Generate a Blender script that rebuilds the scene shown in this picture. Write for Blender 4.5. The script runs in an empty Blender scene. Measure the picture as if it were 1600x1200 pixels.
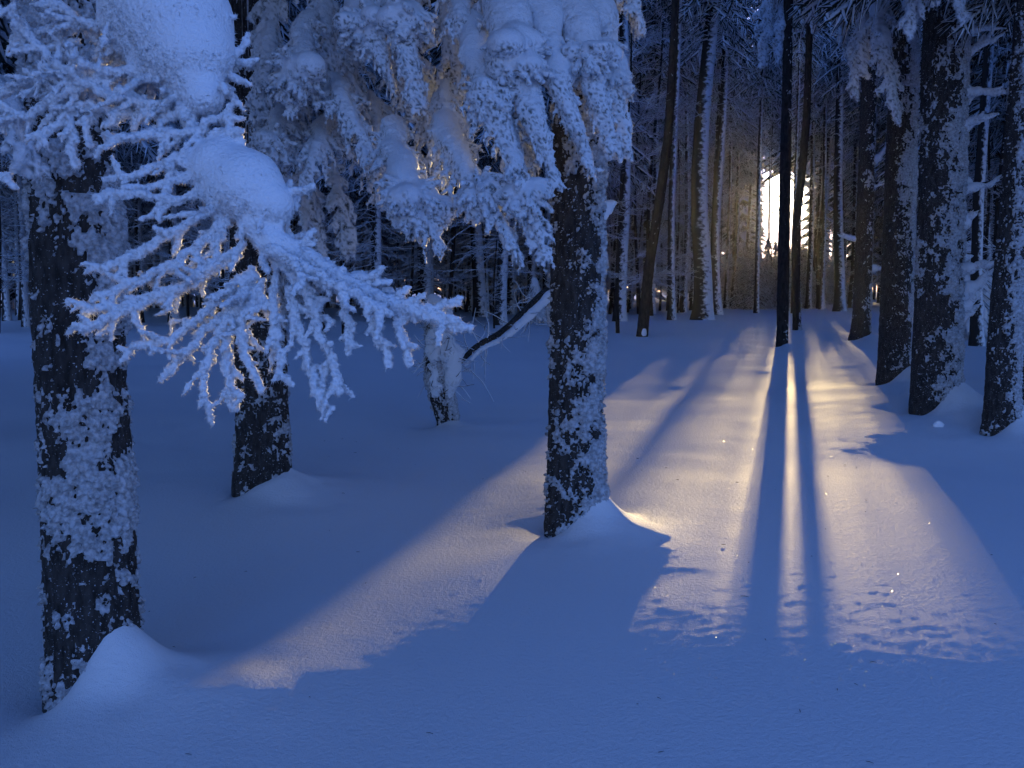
import bpy, math, random
import numpy as np
from mathutils import Vector

random.seed(7)
rng = np.random.default_rng(11)
S = bpy.context.scene
C = S.collection
R = math.radians

# ------------------------------------------------------------------ camera, sky, sun, exposure
EYE = 1.7
PITCH = R(5.277)
FPX = 1570.0                                  # focal length in pixels of the 1600 wide photograph
SUN_AZ = R(15.3)                              # to the right of the view axis (+Y)
SUN_EL = R(4.9)
EXPOSURE = 2.3

cam = bpy.data.cameras.new('camera')
cam.sensor_width = 36.0
cam.lens = FPX / 1600 * 36
cam.clip_start = 0.05
cam.clip_end = 3000
co = bpy.data.objects.new('camera', cam)
co.location = (0, 0, EYE)
co.rotation_euler = (math.pi / 2 - PITCH, 0, 0)
C.objects.link(co)
S.camera = co

S.view_settings.view_transform = 'Standard'
S.view_settings.look = 'None'
S.view_settings.gamma = 1
S.view_settings.use_curve_mapping = False
S.view_settings.exposure = EXPOSURE
S.cycles.use_denoising = True
S.cycles.max_bounces = 6
S.cycles.diffuse_bounces = 4
S.cycles.glossy_bounces = 2
S.cycles.transmission_bounces = 1
S.cycles.volume_bounces = 1
S.cycles.sample_clamp_indirect = 6

SUN_DIR = Vector((math.sin(SUN_AZ) * math.cos(SUN_EL), math.cos(SUN_AZ) * math.cos(SUN_EL), math.sin(SUN_EL)))

W = bpy.data.worlds.new('World')
S.world = W
W.use_nodes = True
wt = W.node_tree
wt.nodes.clear()
def wn(t, **k):
    n = wt.nodes.new(t)
    for a, b in k.items():
        setattr(n, a, b)
    return n
wout = wn('ShaderNodeOutputWorld')
bg = wn('ShaderNodeBackground')
bg.inputs['Strength'].default_value = 0.085
sky = wn('ShaderNodeTexSky', sky_type='NISHITA', sun_disc=False)
sky.sun_elevation = SUN_EL
sky.sun_rotation = SUN_AZ
sky.altitude = 900
sky.air_density = 1.0
sky.dust_density = 0.5
sky.ozone_density = 3.6
tint = wn('ShaderNodeMixRGB', blend_type='MULTIPLY')
tint.inputs[0].default_value = 1.0
tint.inputs[2].default_value = (1.02, 0.87, 1.29, 1)
wt.links.new(sky.outputs[0], tint.inputs[1])
# the sun's own disc and its close aureole, seen through the gaps between the trunks
tc = wn('ShaderNodeTexCoord')
dot = wn('ShaderNodeVectorMath', operation='DOT_PRODUCT')
dot.inputs[1].default_value = SUN_DIR
wt.links.new(tc.outputs['Generated'], dot.inputs[0])
mx = wn('ShaderNodeMath', operation='MAXIMUM'); mx.inputs[1].default_value = 0.0
wt.links.new(dot.outputs['Value'], mx.inputs[0])
glows = []
for power, col, st in ((6500.0, (1.0, 0.86, 0.55), 60.0), (700.0, (1.0, 0.66, 0.28), .45)):
    pw = wn('ShaderNodeMath', operation='POWER'); pw.inputs[1].default_value = power
    wt.links.new(mx.outputs[0], pw.inputs[0])
    sc_ = wn('ShaderNodeVectorMath', operation='SCALE')
    sc_.inputs[0].default_value = tuple(c * st for c in col)
    wt.links.new(pw.outputs[0], sc_.inputs['Scale'])
    glows.append(sc_)
acc = tint.outputs[0]
for g in glows:
    ad = wn('ShaderNodeVectorMath', operation='ADD')
    wt.links.new(acc, ad.inputs[0]); wt.links.new(g.outputs[0], ad.inputs[1])
    acc = ad.outputs[0]
wt.links.new(acc, bg.inputs['Color'])
wt.links.new(bg.outputs[0], wout.inputs[0])

sl = bpy.data.lights.new('sun', 'SUN')
sl.energy = 2.0
sl.angle = R(0.55)
sl.color = (.53, 0.385, 0.175)
so = bpy.data.objects.new('sun', sl)
so.rotation_euler = SUN_DIR.to_track_quat('Z', 'Y').to_euler()
so.location = (20, 60, 30)
C.objects.link(so)

# ------------------------------------------------------------------ helpers
def ray(px, py):
    vx = (px - 800) / FPX
    vz = (600 - py) / FPX
    c, s = math.cos(PITCH), math.sin(PITCH)
    return np.array((vx, c + vz * s, -s + vz * c))
def P(px, py, d):
    """the world point at distance d (along +Y) that the photograph shows at a pixel"""
    r = ray(px, py)
    return np.array((0, 0, EYE)) + r * (d / r[1])

def _hash(ix, iy, iz, seed):
    h = (ix * 374761393 + iy * 668265263 + iz * 1274126177 + seed * 974634777) & 0xffffffff
    h = ((h ^ (h >> 13)) * 1274126177) & 0xffffffff
    h = ((h ^ (h >> 16)) * 2246822519) & 0xffffffff
    return ((h ^ (h >> 15)) & 0xffffff).astype(np.float32) / 16777216.0
def noise3(p, seed=0):
    """value noise in 0..1 for an (n,3) array"""
    f = np.floor(p)
    t = (p - f).astype(np.float32)
    t = t * t * t * (t * (t * 6 - 15) + 10)
    i = f.astype(np.int64)
    out = 0
    for dx in (0, 1):
        wx = t[:, 0] if dx else 1 - t[:, 0]
        for dy in (0, 1):
            wy = t[:, 1] if dy else 1 - t[:, 1]
            for dz in (0, 1):
                wz = t[:, 2] if dz else 1 - t[:, 2]
                out = out + wx * wy * wz * _hash(i[:, 0] + dx, i[:, 1] + dy, i[:, 2] + dz, seed)
    return out
def fbm(p, octaves=4, seed=0, gain=0.5):
    a, s, tot = 1.0, 0.0, 0.0
    q = np.asarray(p, dtype=np.float64)
    for o in range(octaves):
        s = s + a * (noise3(q, seed + o) - 0.5)
        tot += a
        a *= gain
        q = q * 2.03 + 17.3
    return s / tot * 2
def worley(p, seed=0):
    """distance to the nearest of jittered points"""
    i = np.floor(p).astype(np.int64)
    best = np.full(len(p), 9.0, dtype=np.float32)
    for dx in (-1, 0, 1):
        for dy in (-1, 0, 1):
            for dz in (-1, 0, 1):
                jx, jy, jz = i[:, 0] + dx, i[:, 1] + dy, i[:, 2] + dz
                ex = jx + _hash(jx, jy, jz, seed) - p[:, 0]
                ey = jy + _hash(jx, jy, jz, seed + 1) - p[:, 1]
                ez = jz + _hash(jx, jy, jz, seed + 2) - p[:, 2]
                best = np.minimum(best, (ex * ex + ey * ey + ez * ez).astype(np.float32))
    return np.sqrt(best)
def smooth(a, b, x):
    t = np.clip((x - a) / (b - a), 0, 1)
    return t * t * (3 - 2 * t)

def mesh_quads(name, verts, quads, shade=True):
    me = bpy.data.meshes.new(name)
    verts = np.ascontiguousarray(verts, dtype=np.float32)
    quads = np.ascontiguousarray(quads, dtype=np.int32)
    k = quads.shape[1]
    me.vertices.add(len(verts))
    me.vertices.foreach_set('co', verts.ravel())
    me.loops.add(quads.size)
    me.loops.foreach_set('vertex_index', quads.ravel())
    me.polygons.add(len(quads))
    me.polygons.foreach_set('loop_start', np.arange(0, quads.size, k, dtype=np.int32))
    me.update(calc_edges=True)
    me.validate()
    if shade:
        me.polygons.foreach_set('use_smooth', np.ones(len(me.polygons), dtype=bool))
    return me
def link(name, me, mat, parent=None, loc=None):
    if mat is not None and not me.materials:
        me.materials.append(mat)
    o = bpy.data.objects.new(name, me)
    C.objects.link(o)
    if parent is not None:
        o.parent = parent
    if loc is not None:
        o.location = loc
    return o
def tag(o, label=None, cat=None, group=None, kind=None):
    if label: o['label'] = label
    if cat: o['category'] = cat
    if group: o['group'] = group
    if kind: o['kind'] = kind
    return o
def thing(name, label, cat, loc, group=None, rz=0.0):
    o = bpy.data.objects.new(name, None)
    o.empty_display_size = 0.2
    C.objects.link(o)
    o.location = [float(v) for v in loc]
    o.rotation_euler = (0, 0, rz)
    return tag(o, label, cat, group)

class Tubes:
    """collects tapered tubes as one triangle-light mesh"""
    def __init__(s):
        s.v, s.f, s.n = [], [], 0
    def tube(s, pts, radii, k=4):
        pts = np.asarray(pts, float)
        m = len(pts)
        radii = np.broadcast_to(np.asarray(radii, float), (m,))
        tan = np.gradient(pts, axis=0)
        tan /= np.linalg.norm(tan, axis=1, keepdims=True) + 1e-9
        ref = np.array((0, 0, 1.0)) if abs(tan[0, 2]) < .9 else np.array((1.0, 0, 0))
        a = np.cross(tan, ref); a /= np.linalg.norm(a, axis=1, keepdims=True) + 1e-9
        b = np.cross(a, tan)
        th = np.arange(k) / k * 2 * math.pi
        ring = pts[:, None, :] + radii[:, None, None] * (np.cos(th)[None, :, None] * a[:, None, :] + np.sin(th)[None, :, None] * b[:, None, :])
        s.v.append(ring.reshape(-1, 3))
        i = np.arange(m - 1)[:, None] * k; j = np.arange(k)[None, :]; j2 = (j + 1) % k
        q = np.stack((i + j, i + j2, i + k + j2, i + k + j), -1).reshape(-1, 4) + s.n
        s.f.append(q)
        s.n += m * k
    def mesh(s, name):
        return mesh_quads(name, np.concatenate(s.v), np.concatenate(s.f))

# ------------------------------------------------------------------ materials
def nodes(name):
    m = bpy.data.materials.new(name)
    m.use_nodes = True
    nt = m.node_tree
    return m, nt, nt.nodes['Principled BSDF']
def new(nt, t, **k):
    n = nt.nodes.new(t)
    for a, b in k.items():
        setattr(n, a, b)
    return n
def add_bump(nt, b, layers, stretch=(1, 1, 1)):
    tcn = new(nt, 'ShaderNodeTexCoord')
    mp = new(nt, 'ShaderNodeMapping')
    mp.inputs['Scale'].default_value = stretch
    nt.links.new(tcn.outputs['Object'], mp.inputs[0])
    prev = None
    for scale, dist, detail in layers:
        nz = new(nt, 'ShaderNodeTexNoise')
        nz.inputs['Scale'].default_value = scale
        nz.inputs['Detail'].default_value = detail
        nt.links.new(mp.outputs[0], nz.inputs['Vector'])
        bp = new(nt, 'ShaderNodeBump')
        bp.inputs['Strength'].default_value = 1.0
        bp.inputs['Distance'].default_value = dist
        nt.links.new(nz.outputs[0], bp.inputs['Height'])
        if prev is not None:
            nt.links.new(prev.outputs[0], bp.inputs['Normal'])
        prev = bp
    nt.links.new(prev.outputs[0], b.inputs['Normal'])

def snow_material(name, layers, rough=0.55, stretch=(1, 1, 1), spec=0.4, col=(.88, .90, .94)):
    m, nt, b = nodes(name)
    b.inputs['Base Color'].default_value = (*col, 1)
    b.inputs['Roughness'].default_value = rough
    b.inputs['Specular IOR Level'].default_value = spec
    add_bump(nt, b, layers, stretch)
    return m
M_GROUND = snow_material('snow_ground', [(38, .0065, 3), (170, .005, 3)], .6, (1, 1, 1), .3, (.76, .79, .83))
M_SNOW = snow_material('snow_on_branches', [(90, .006, 3)], .6)
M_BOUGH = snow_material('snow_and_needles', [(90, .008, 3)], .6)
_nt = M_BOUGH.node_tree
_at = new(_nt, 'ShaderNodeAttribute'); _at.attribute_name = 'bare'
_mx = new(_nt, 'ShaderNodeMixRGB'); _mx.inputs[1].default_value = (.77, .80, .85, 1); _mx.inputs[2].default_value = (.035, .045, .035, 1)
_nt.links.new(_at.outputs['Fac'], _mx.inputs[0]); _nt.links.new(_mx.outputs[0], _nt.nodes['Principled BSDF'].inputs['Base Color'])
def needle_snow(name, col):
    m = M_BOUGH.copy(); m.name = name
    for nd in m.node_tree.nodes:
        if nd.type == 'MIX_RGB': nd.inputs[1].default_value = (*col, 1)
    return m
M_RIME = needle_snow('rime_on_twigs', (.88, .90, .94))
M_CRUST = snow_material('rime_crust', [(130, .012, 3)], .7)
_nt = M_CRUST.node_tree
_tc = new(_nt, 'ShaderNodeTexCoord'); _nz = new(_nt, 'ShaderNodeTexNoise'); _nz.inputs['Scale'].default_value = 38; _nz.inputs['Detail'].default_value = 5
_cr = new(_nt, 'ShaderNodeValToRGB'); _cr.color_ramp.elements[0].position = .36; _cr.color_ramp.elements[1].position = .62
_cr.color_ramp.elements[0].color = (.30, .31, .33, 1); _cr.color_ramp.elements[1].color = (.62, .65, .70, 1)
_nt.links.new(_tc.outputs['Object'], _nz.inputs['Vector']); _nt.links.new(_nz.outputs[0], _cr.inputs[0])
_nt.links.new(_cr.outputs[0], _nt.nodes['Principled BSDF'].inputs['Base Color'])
M_FROST = snow_material('hoar_frost', [(130, .014, 3)], .6)
M_FINE = snow_material('fine_frost', [(130, .004, 2)], .6, col=(.74, .77, .82))

def bark_material(name, col, frost, scale=30.0):
    """dark bark; fine frost grains sit on it as specks"""
    m, nt, b = nodes(name)
    tcn = new(nt, 'ShaderNodeTexCoord')
    mp = new(nt, 'ShaderNodeMapping'); mp.inputs['Scale'].default_value = (1, 1, .35)
    nt.links.new(tcn.outputs['Object'], mp.inputs[0])
    nz = new(nt, 'ShaderNodeTexNoise'); nz.inputs['Scale'].default_value = scale; nz.inputs['Detail'].default_value = 6
    nt.links.new(mp.outputs[0], nz.inputs['Vector'])
    cr = new(nt, 'ShaderNodeValToRGB')
    cr.color_ramp.elements[0].position = .35; cr.color_ramp.elements[1].position = .7
    cr.color_ramp.elements[0].color = (col[0] * .5, col[1] * .5, col[2] * .5, 1)
    cr.color_ramp.elements[1].color = (col[0] * 1.5, col[1] * 1.5, col[2] * 1.5, 1)
    nt.links.new(nz.outputs[0], cr.inputs[0])
    n2 = new(nt, 'ShaderNodeTexNoise'); n2.inputs['Scale'].default_value = scale * 3.2; n2.inputs['Detail'].default_value = 4
    nt.links.new(tcn.outputs['Object'], n2.inputs['Vector'])
    r2 = new(nt, 'ShaderNodeMapRange'); r2.inputs[1].default_value = frost; r2.inputs[2].default_value = frost + .05
    nt.links.new(n2.outputs[0], r2.inputs[0])
    mixn = new(nt, 'ShaderNodeMixRGB'); mixn.inputs[2].default_value = (.5, .54, .6, 1)
    nt.links.new(r2.outputs[0], mixn.inputs[0]); nt.links.new(cr.outputs[0], mixn.inputs[1])
    nt.links.new(mixn.outputs[0], b.inputs['Base Color'])
    b.inputs['Roughness'].default_value = .9
    b.inputs['Specular IOR Level'].default_value = .15
    bp = new(nt, 'ShaderNodeBump'); bp.inputs['Distance'].default_value = .02
    nt.links.new(nz.outputs[0], bp.inputs['Height'])
    nt.links.new(bp.outputs[0], b.inputs['Normal'])
    return m
M_BARK = bark_material('spruce_bark', (.042, .038, .036), .65)
M_BARK_CLEAN = bark_material('smooth_bark', (.035, .030, .027), .72, 20)

def rimed_material(name, dark, wind, lo, hi, nscale, spread=.45):
    """snow where the surface looks to the sky or into the wind, the dark wood or needles elsewhere"""
    m, nt, b = nodes(name)
    ge = new(nt, 'ShaderNodeNewGeometry')
    dp = new(nt, 'ShaderNodeVectorMath', operation='DOT_PRODUCT'); dp.inputs[1].default_value = wind
    nt.links.new(ge.outputs['Normal'], dp.inputs[0])
    tcn = new(nt, 'ShaderNodeTexCoord')
    nz = new(nt, 'ShaderNodeTexNoise'); nz.inputs['Scale'].default_value = nscale; nz.inputs['Detail'].default_value = 5
    nt.links.new(tcn.outputs['Object'], nz.inputs['Vector'])
    ma = new(nt, 'ShaderNodeMath', operation='MULTIPLY_ADD')
    ma.inputs[1].default_value = spread * 4
    nt.links.new(nz.outputs[0], ma.inputs[0])
    nt.links.new(dp.outputs['Value'], ma.inputs[2])
    mr = new(nt, 'ShaderNodeMapRange')
    mr.inputs[1].default_value = lo + spread * 2; mr.inputs[2].default_value = hi + spread * 2
    nt.links.new(ma.outputs[0], mr.inputs[0])
    mixn = new(nt, 'ShaderNodeMixRGB')
    mixn.inputs[1].default_value = (*dark, 1); mixn.inputs[2].default_value = (.80, .84, .90, 1)
    nt.links.new(mr.outputs[0], mixn.inputs[0])
    nt.links.new(mixn.outputs[0], b.inputs['Base Color'])
    b.inputs['Roughness'].default_value = .8
    b.inputs['Specular IOR Level'].default_value = .2
    return m
WIND = np.array((.86, -.50, .0)); WIND /= np.linalg.norm(WIND)
M_FARBARK = rimed_material('rimed_bark', (.026, .024, .023), tuple(WIND), .25, .75, 11.0, .6)
M_TWIG = rimed_material('rimed_twig', (.04, .036, .033), (.35, -.25, .9), -.55, .05, 14.0, .25)
M_NEEDLE = rimed_material('snowy_needles', (.022, .030, .024), (.3, -.2, .93), -.2, .2, 6.0, .35)

# ------------------------------------------------------------------ the snow surface
# thin-plate surface through points measured in the photograph: pixel x, pixel y, distance
CTRL = [(148, 1100, 4.9), (412, 757, 9.0), (895, 842, 7.35), (690, 657, 12.5), (1395, 600, 15.5), (1460, 638, 12.6), (1562, 680, 11.2),
        (1222, 541, 24), (1245, 517, 29), (1345, 528, 25), (1003, 527, 27), (1098, 510, 31),
        (800, 1200, 4.2), (0, 1200, 4.1), (1600, 1200, 4.14), (1300, 1200, 4.12), (400, 1200, 4.2),
        (100, 1135, 4.5), (300, 1052, 4.95), (620, 985, 5.55), (780, 885, 6.55), (950, 830, 7.2), (1100, 780, 8.15),
        (600, 800, 8.3), (300, 900, 6.95), (30, 950, 6.4), (30, 700, 11), (550, 700, 11),
        (1300, 950, 5.66), (1500, 950, 5.72), (1100, 960, 5.64), (1000, 900, 6.28), (1200, 1050, 4.95), (1350, 800, 7.75), (1350, 690, 11.0), (1150, 640, 13.5), (1050, 570, 20),
        (1340, 600, 16.5), (20, 490, 45), (300, 480, 45), (760, 490, 42), (1500, 520, 27), (1560, 560, 18)]
cp = np.array([P(*c) for c in CTRL])
extra = np.array([(-30, 60, .25), (0, 60, .45), (22, 60, .7), (50, 60, .9), (-55, 20, -.5), (-14, 8, -.3), (14, 8, .25), (40, 15, .5),
                  (-6, -3, -.6), (0, -4, -.6), (6, -3, -.55), (-20, -15, -.8), (20, -15, -.7)])
cp = np.concatenate((cp, extra))
def _U(r2):
    return np.where(r2 > 1e-9, r2 * np.log(np.maximum(r2, 1e-9)), 0)
def _tps(cp, lam):
    n = len(cp)
    d2 = ((cp[:, None, :2] - cp[None, :, :2]) ** 2).sum(-1)
    K = _U(d2) + lam * np.eye(n)
    Pm = np.concatenate((np.ones((n, 1)), cp[:, :2]), 1)
    A = np.block([[K, Pm], [Pm.T, np.zeros((3, 3))]])
    return np.linalg.solve(A, np.concatenate((cp[:, 2], np.zeros(3))))
TPS = _tps(cp, .6)
SKIRTS = []          # x, y, trunk radius, height of the drift, spread, well depth
def ground_base(x, y):
    x = np.asarray(x, float); y = np.asarray(y, float)
    # beyond the forest floor the field runs level to the horizon
    yc = np.clip(y, -12, 60); xc = np.clip(x, -45, 45)
    z = TPS[-3] + TPS[-2] * xc + TPS[-1] * yc
    for w, c in zip(TPS[:len(cp)], cp):
        z = z + w * _U((xc - c[0]) ** 2 + (yc - c[1]) ** 2)
    return z
_bt = np.linspace(1.5, 9.5, 200)
_bs = np.tan(np.radians(np.interp(_bt, [1.5, 3.5, 4.3, 5, 5.6, 6.3, 7, 8.5, 9.5], [7.6, 7.3, 6.8, 5.55, 4.85, 4.3, 3.2, .9, .8])))
_bz = np.concatenate(([0], np.cumsum((_bs[1:] + _bs[:-1]) / 2 * (_bt[1] - _bt[0]))))
_bz -= _bz[-1]
def bank(x, y, z):
    u = x * math.cos(SUN_AZ) - y * math.sin(SUN_AZ)
    t = x * math.sin(SUN_AZ) + y * math.cos(SUN_AZ)
    w = smooth(-2.35, -1.6, u) * smooth(3.2, 1.7, u) * smooth(9.3, 8.2, t) * smooth(1.6, 3.2, t)
    return z * (1 - w) + np.interp(t, _bt, _bz) * w
def ground(x, y, detail=True):
    x = np.atleast_1d(np.asarray(x, float)); y = np.atleast_1d(np.asarray(y, float))
    z = bank(x, y, ground_base(x, y))
    nsk = fbm(np.stack((x * 3.1, y * 3.1, np.zeros_like(x)), 1), 2, 210)
    for sx, sy, r, h, sp, well in SKIRTS:
        dx, dy = x - sx, y - sy
        d = np.sqrt(dx * dx + dy * dy) + 1e-6
        a = (dx * WIND[0] + dy * WIND[1]) / d
        e = np.exp(-np.maximum(d - r * .8, 0) / sp)
        z = z + h * np.clip(a * .75 + .25, 0, 1) ** 1.3 * e * (1 + .45 * nsk) + .012 * nsk * np.exp(-np.maximum(d - r, 0) / .5) - well * np.clip(-a * .7 + .3, 0, 1) * np.exp(-np.maximum(d - r, 0) / .28)
    if detail:
        q = np.stack((x, y, np.zeros_like(x)), 1)
        z = z + (.030 * fbm(q * (.5, .6, 1), 2, 40, .35) + .075 * fbm(q * (.16, .34, 1), 2, 141)) * smooth(6, 10, y) + .010 * fbm(q * 1.6, 2, 44) * smooth(7, 11, y)
        crust = smooth(-.15, .35, fbm(q * .45, 2, 60))
        z = z + (.35 + .65 * crust) * (.0006 * fbm(q * (7.0, 13, 1), 2, 47, .6) + .0015 * fbm(q * (19, 36, 1), 2, 49, .6) * smooth(14, 7, y))
    return z
def gz(x, y):
    return float(ground(x, y, False)[0])

# ------------------------------------------------------------------ hero trunks: position read from the photograph
HERO = {}
def spot(key, px, py, d):
    p = P(px, py, d)
    HERO[key] = (float(p[0]), float(p[1]))
spot('left', 150, 1095, 4.95); spot('behind', 412, 757, 9.0); spot('middle', 897, 842, 7.4)
spot('snag', 690, 655, 12.5); spot('r1', 1396, 600, 15.5); spot('r2', 1461, 638, 12.6); spot('r3', 1562, 680, 11.2); spot('edge', 1608, 662, 11.9)
spot('sun_a', 1222, 541, 24); spot('sun_b', 1245, 517, 29); spot('stout', 1345, 528, 25); spot('lean', 1003, 527, 27)
SKIRTS += [(*HERO['left'], .235, .34, .25, .03), (*HERO['middle'], .23, .28, .22, .05), (*HERO['behind'], .25, .22, .32, .05),
           (*HERO['snag'], .18, .08, .2, .06), (*HERO['r1'], .26, .22, .35, .08), (*HERO['r2'], .30, .50, .32, .06), (*HERO['r3'], .2, .22, .25, .05),
           (*HERO['stout'], .24, .15, .3, .06), (*HERO['sun_a'], .18, .06, .3, .04)]

def axis(spans):
    """grid lines from (start, end, step) spans"""
    out = []
    for a, b, s0, s1 in spans:
        x = a
        while x < b - 1e-6:
            out.append(x)
            t = (x - a) / (b - a)
            x += s0 + (s1 - s0) * t
    out.append(spans[-1][1])
    return np.array(out)
gx = axis([(-900, -60, 120, 6), (-60, -6, 5, .12), (-6, -2.6, .12, .028), (-2.6, 3.8, .033, .033), (3.8, 9, .028, .09), (9, 60, .09, 5), (60, 900, 6, 120)])
gy = axis([(-60, 2.6, 8, .05), (2.6, 9, .026, .035), (9, 18, .03, .07), (18, 45, .07, .5), (45, 140, .5, 6), (140, 2500, 8, 300)])
GX, GY = np.meshgrid(gx, gy)
GZ = ground(GX.ravel(), GY.ravel())
nx, ny = len(gx), len(gy)
ii = (np.arange(ny - 1)[:, None] * nx + np.arange(nx - 1)[None, :]).ravel()
gm = mesh_quads('snow_ground', np.stack((GX.ravel(), GY.ravel(), GZ), 1), np.stack((ii, ii + 1, ii + nx + 1, ii + nx), 1))
go = link('snow_ground', gm, M_GROUND)
tag(go, 'deep untouched snow covering the forest floor', None, None, 'structure')
print('ground', nx * ny)

# ------------------------------------------------------------------ near trunks
def trunk_grid(r, hfine, htop, dth, dzf):
    nt_ = max(24, int(2 * math.pi * r / dth) // 2 * 2)
    zs = list(np.arange(-.5, hfine, dzf))
    z = hfine
    st = dzf
    while z < htop:
        zs.append(z); st = min(st * 1.25, .8); z += st
    zs.append(htop)
    zs = np.array(zs)
    th = np.arange(nt_) / nt_ * 2 * math.pi
    return th, zs
def trunk_axis(zs, lean, bend):
    """centre line offset by height: lean (x,y per metre) and a list of (z, dx, dy) bend points"""
    cx = lean[0] * zs; cy = lean[1] * zs
    if bend:
        b = np.array(bend, float)
        cx = cx + np.interp(zs, b[:, 0], b[:, 1]); cy = cy + np.interp(zs, b[:, 0], b[:, 2])
    return cx, cy
def shell_quads(nz_, nt_):
    i = np.arange(nz_ - 1)[:, None] * nt_; j = np.arange(nt_)[None, :]; j2 = (j + 1) % nt_
    return np.stack((i + j, i + j2, i + nt_ + j2, i + nt_ + j), -1).reshape(-1, 4)
def near_trunk(root, r, hfine, htop, seed, dth, dz, cover=0.0, side=1.0, lean=(0, 0), bend=None, flare=.22, mat=None, amp=1.0, topr=.55, patch=.62, fine=1.0, pf=(3.2, 2.6), low=0.0):
    th, zs = trunk_grid(r, hfine, htop, dth, dz)
    nz_, nt_ = len(zs), len(th)
    T, Z = np.meshgrid(th, zs)
    T = T.ravel(); Z = Z.ravel()
    cx, cy = trunk_axis(zs, lean, bend)
    CX = np.repeat(cx, nt_); CY = np.repeat(cy, nt_)
    rad = r * (1 - (1 - topr) * np.clip(Z / htop, 0, 1)) * (1 + flare * np.exp(-np.clip(Z, 0, None) / .30) * (1 + .5 * np.cos(3 * T + seed)))
    dirx, diry = np.cos(T), np.sin(T)
    cyl = np.stack((dirx * r, diry * r, Z), 1)
    # furrowed bark: ridges run up the trunk
    wob = fbm(cyl * (2.0, 2.0, .7), 3, seed)
    pl = worley(cyl * (26, 26, 9) + wob[:, None] * 1.2, seed + 5)
    bark = .018 * wob + .016 * (.55 - pl) + .006 * fbm(cyl * (60, 60, 40), 2, seed + 9)
    rb = rad + bark * min(1, r / .16)
    vb = np.stack((CX + dirx * rb, CY + diry * rb, Z), 1)
    q = shell_quads(nz_, nt_)
    st = 2 if (nt_ % 2 == 0 and dth < .02) else 1
    vb2 = vb.reshape(nz_, nt_, 3)[::st, ::st]
    me = mesh_quads('trunk', vb2.reshape(-1, 3), shell_quads(vb2.shape[0], vb2.shape[1]))
    link('trunk', me, mat or M_BARK, root)
    # wind-plastered snow: thick clots on the weather side, grains in the furrows elsewhere
    c = dirx * WIND[0] + diry * WIND[1]
    n1 = fbm(cyl * (pf[0], pf[0], pf[1]), 3, seed + 20)
    n2 = fbm(cyl * (15, 15, 12), 3, seed + 24)
    w3 = worley(cyl * (48, 48, 42), seed + 28)
    n3 = fbm(cyl * (75, 75, 55), 2, seed + 33)
    f = side * .55 * (c - .35) + cover + patch * n1 + .75 * n2 + fine * (.62 * n3 + .55 * (.5 - w3)) - .35 * bark / .016 + low * np.exp(-((Z - .85) / .5) ** 2)
    t = np.clip(f, -.3, 1.0)
    thick = amp * (.034 * np.sign(t) * np.abs(t) ** .8 + .013 * (.5 - w3) * smooth(-.1, .3, t))
    thick = np.where(t < -.05, -.03, thick)
    rs = rad + .009 + thick
    rs = np.maximum(rs, rad - .05)
    vs = np.stack((CX + dirx * rs, CY + diry * rs, Z - .35 * np.maximum(thick, 0)), 1)
    # keep only faces that stand proud of the bark
    proud = (rs > rb - .012)
    keep = proud[q].any(1)
    qs = q[keep]
    used, inv = np.unique(qs.ravel(), return_inverse=True)
    me2 = mesh_quads('snow_crust', vs[used], inv.reshape(-1, 4))
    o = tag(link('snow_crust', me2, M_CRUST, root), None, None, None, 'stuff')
    return o

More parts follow.
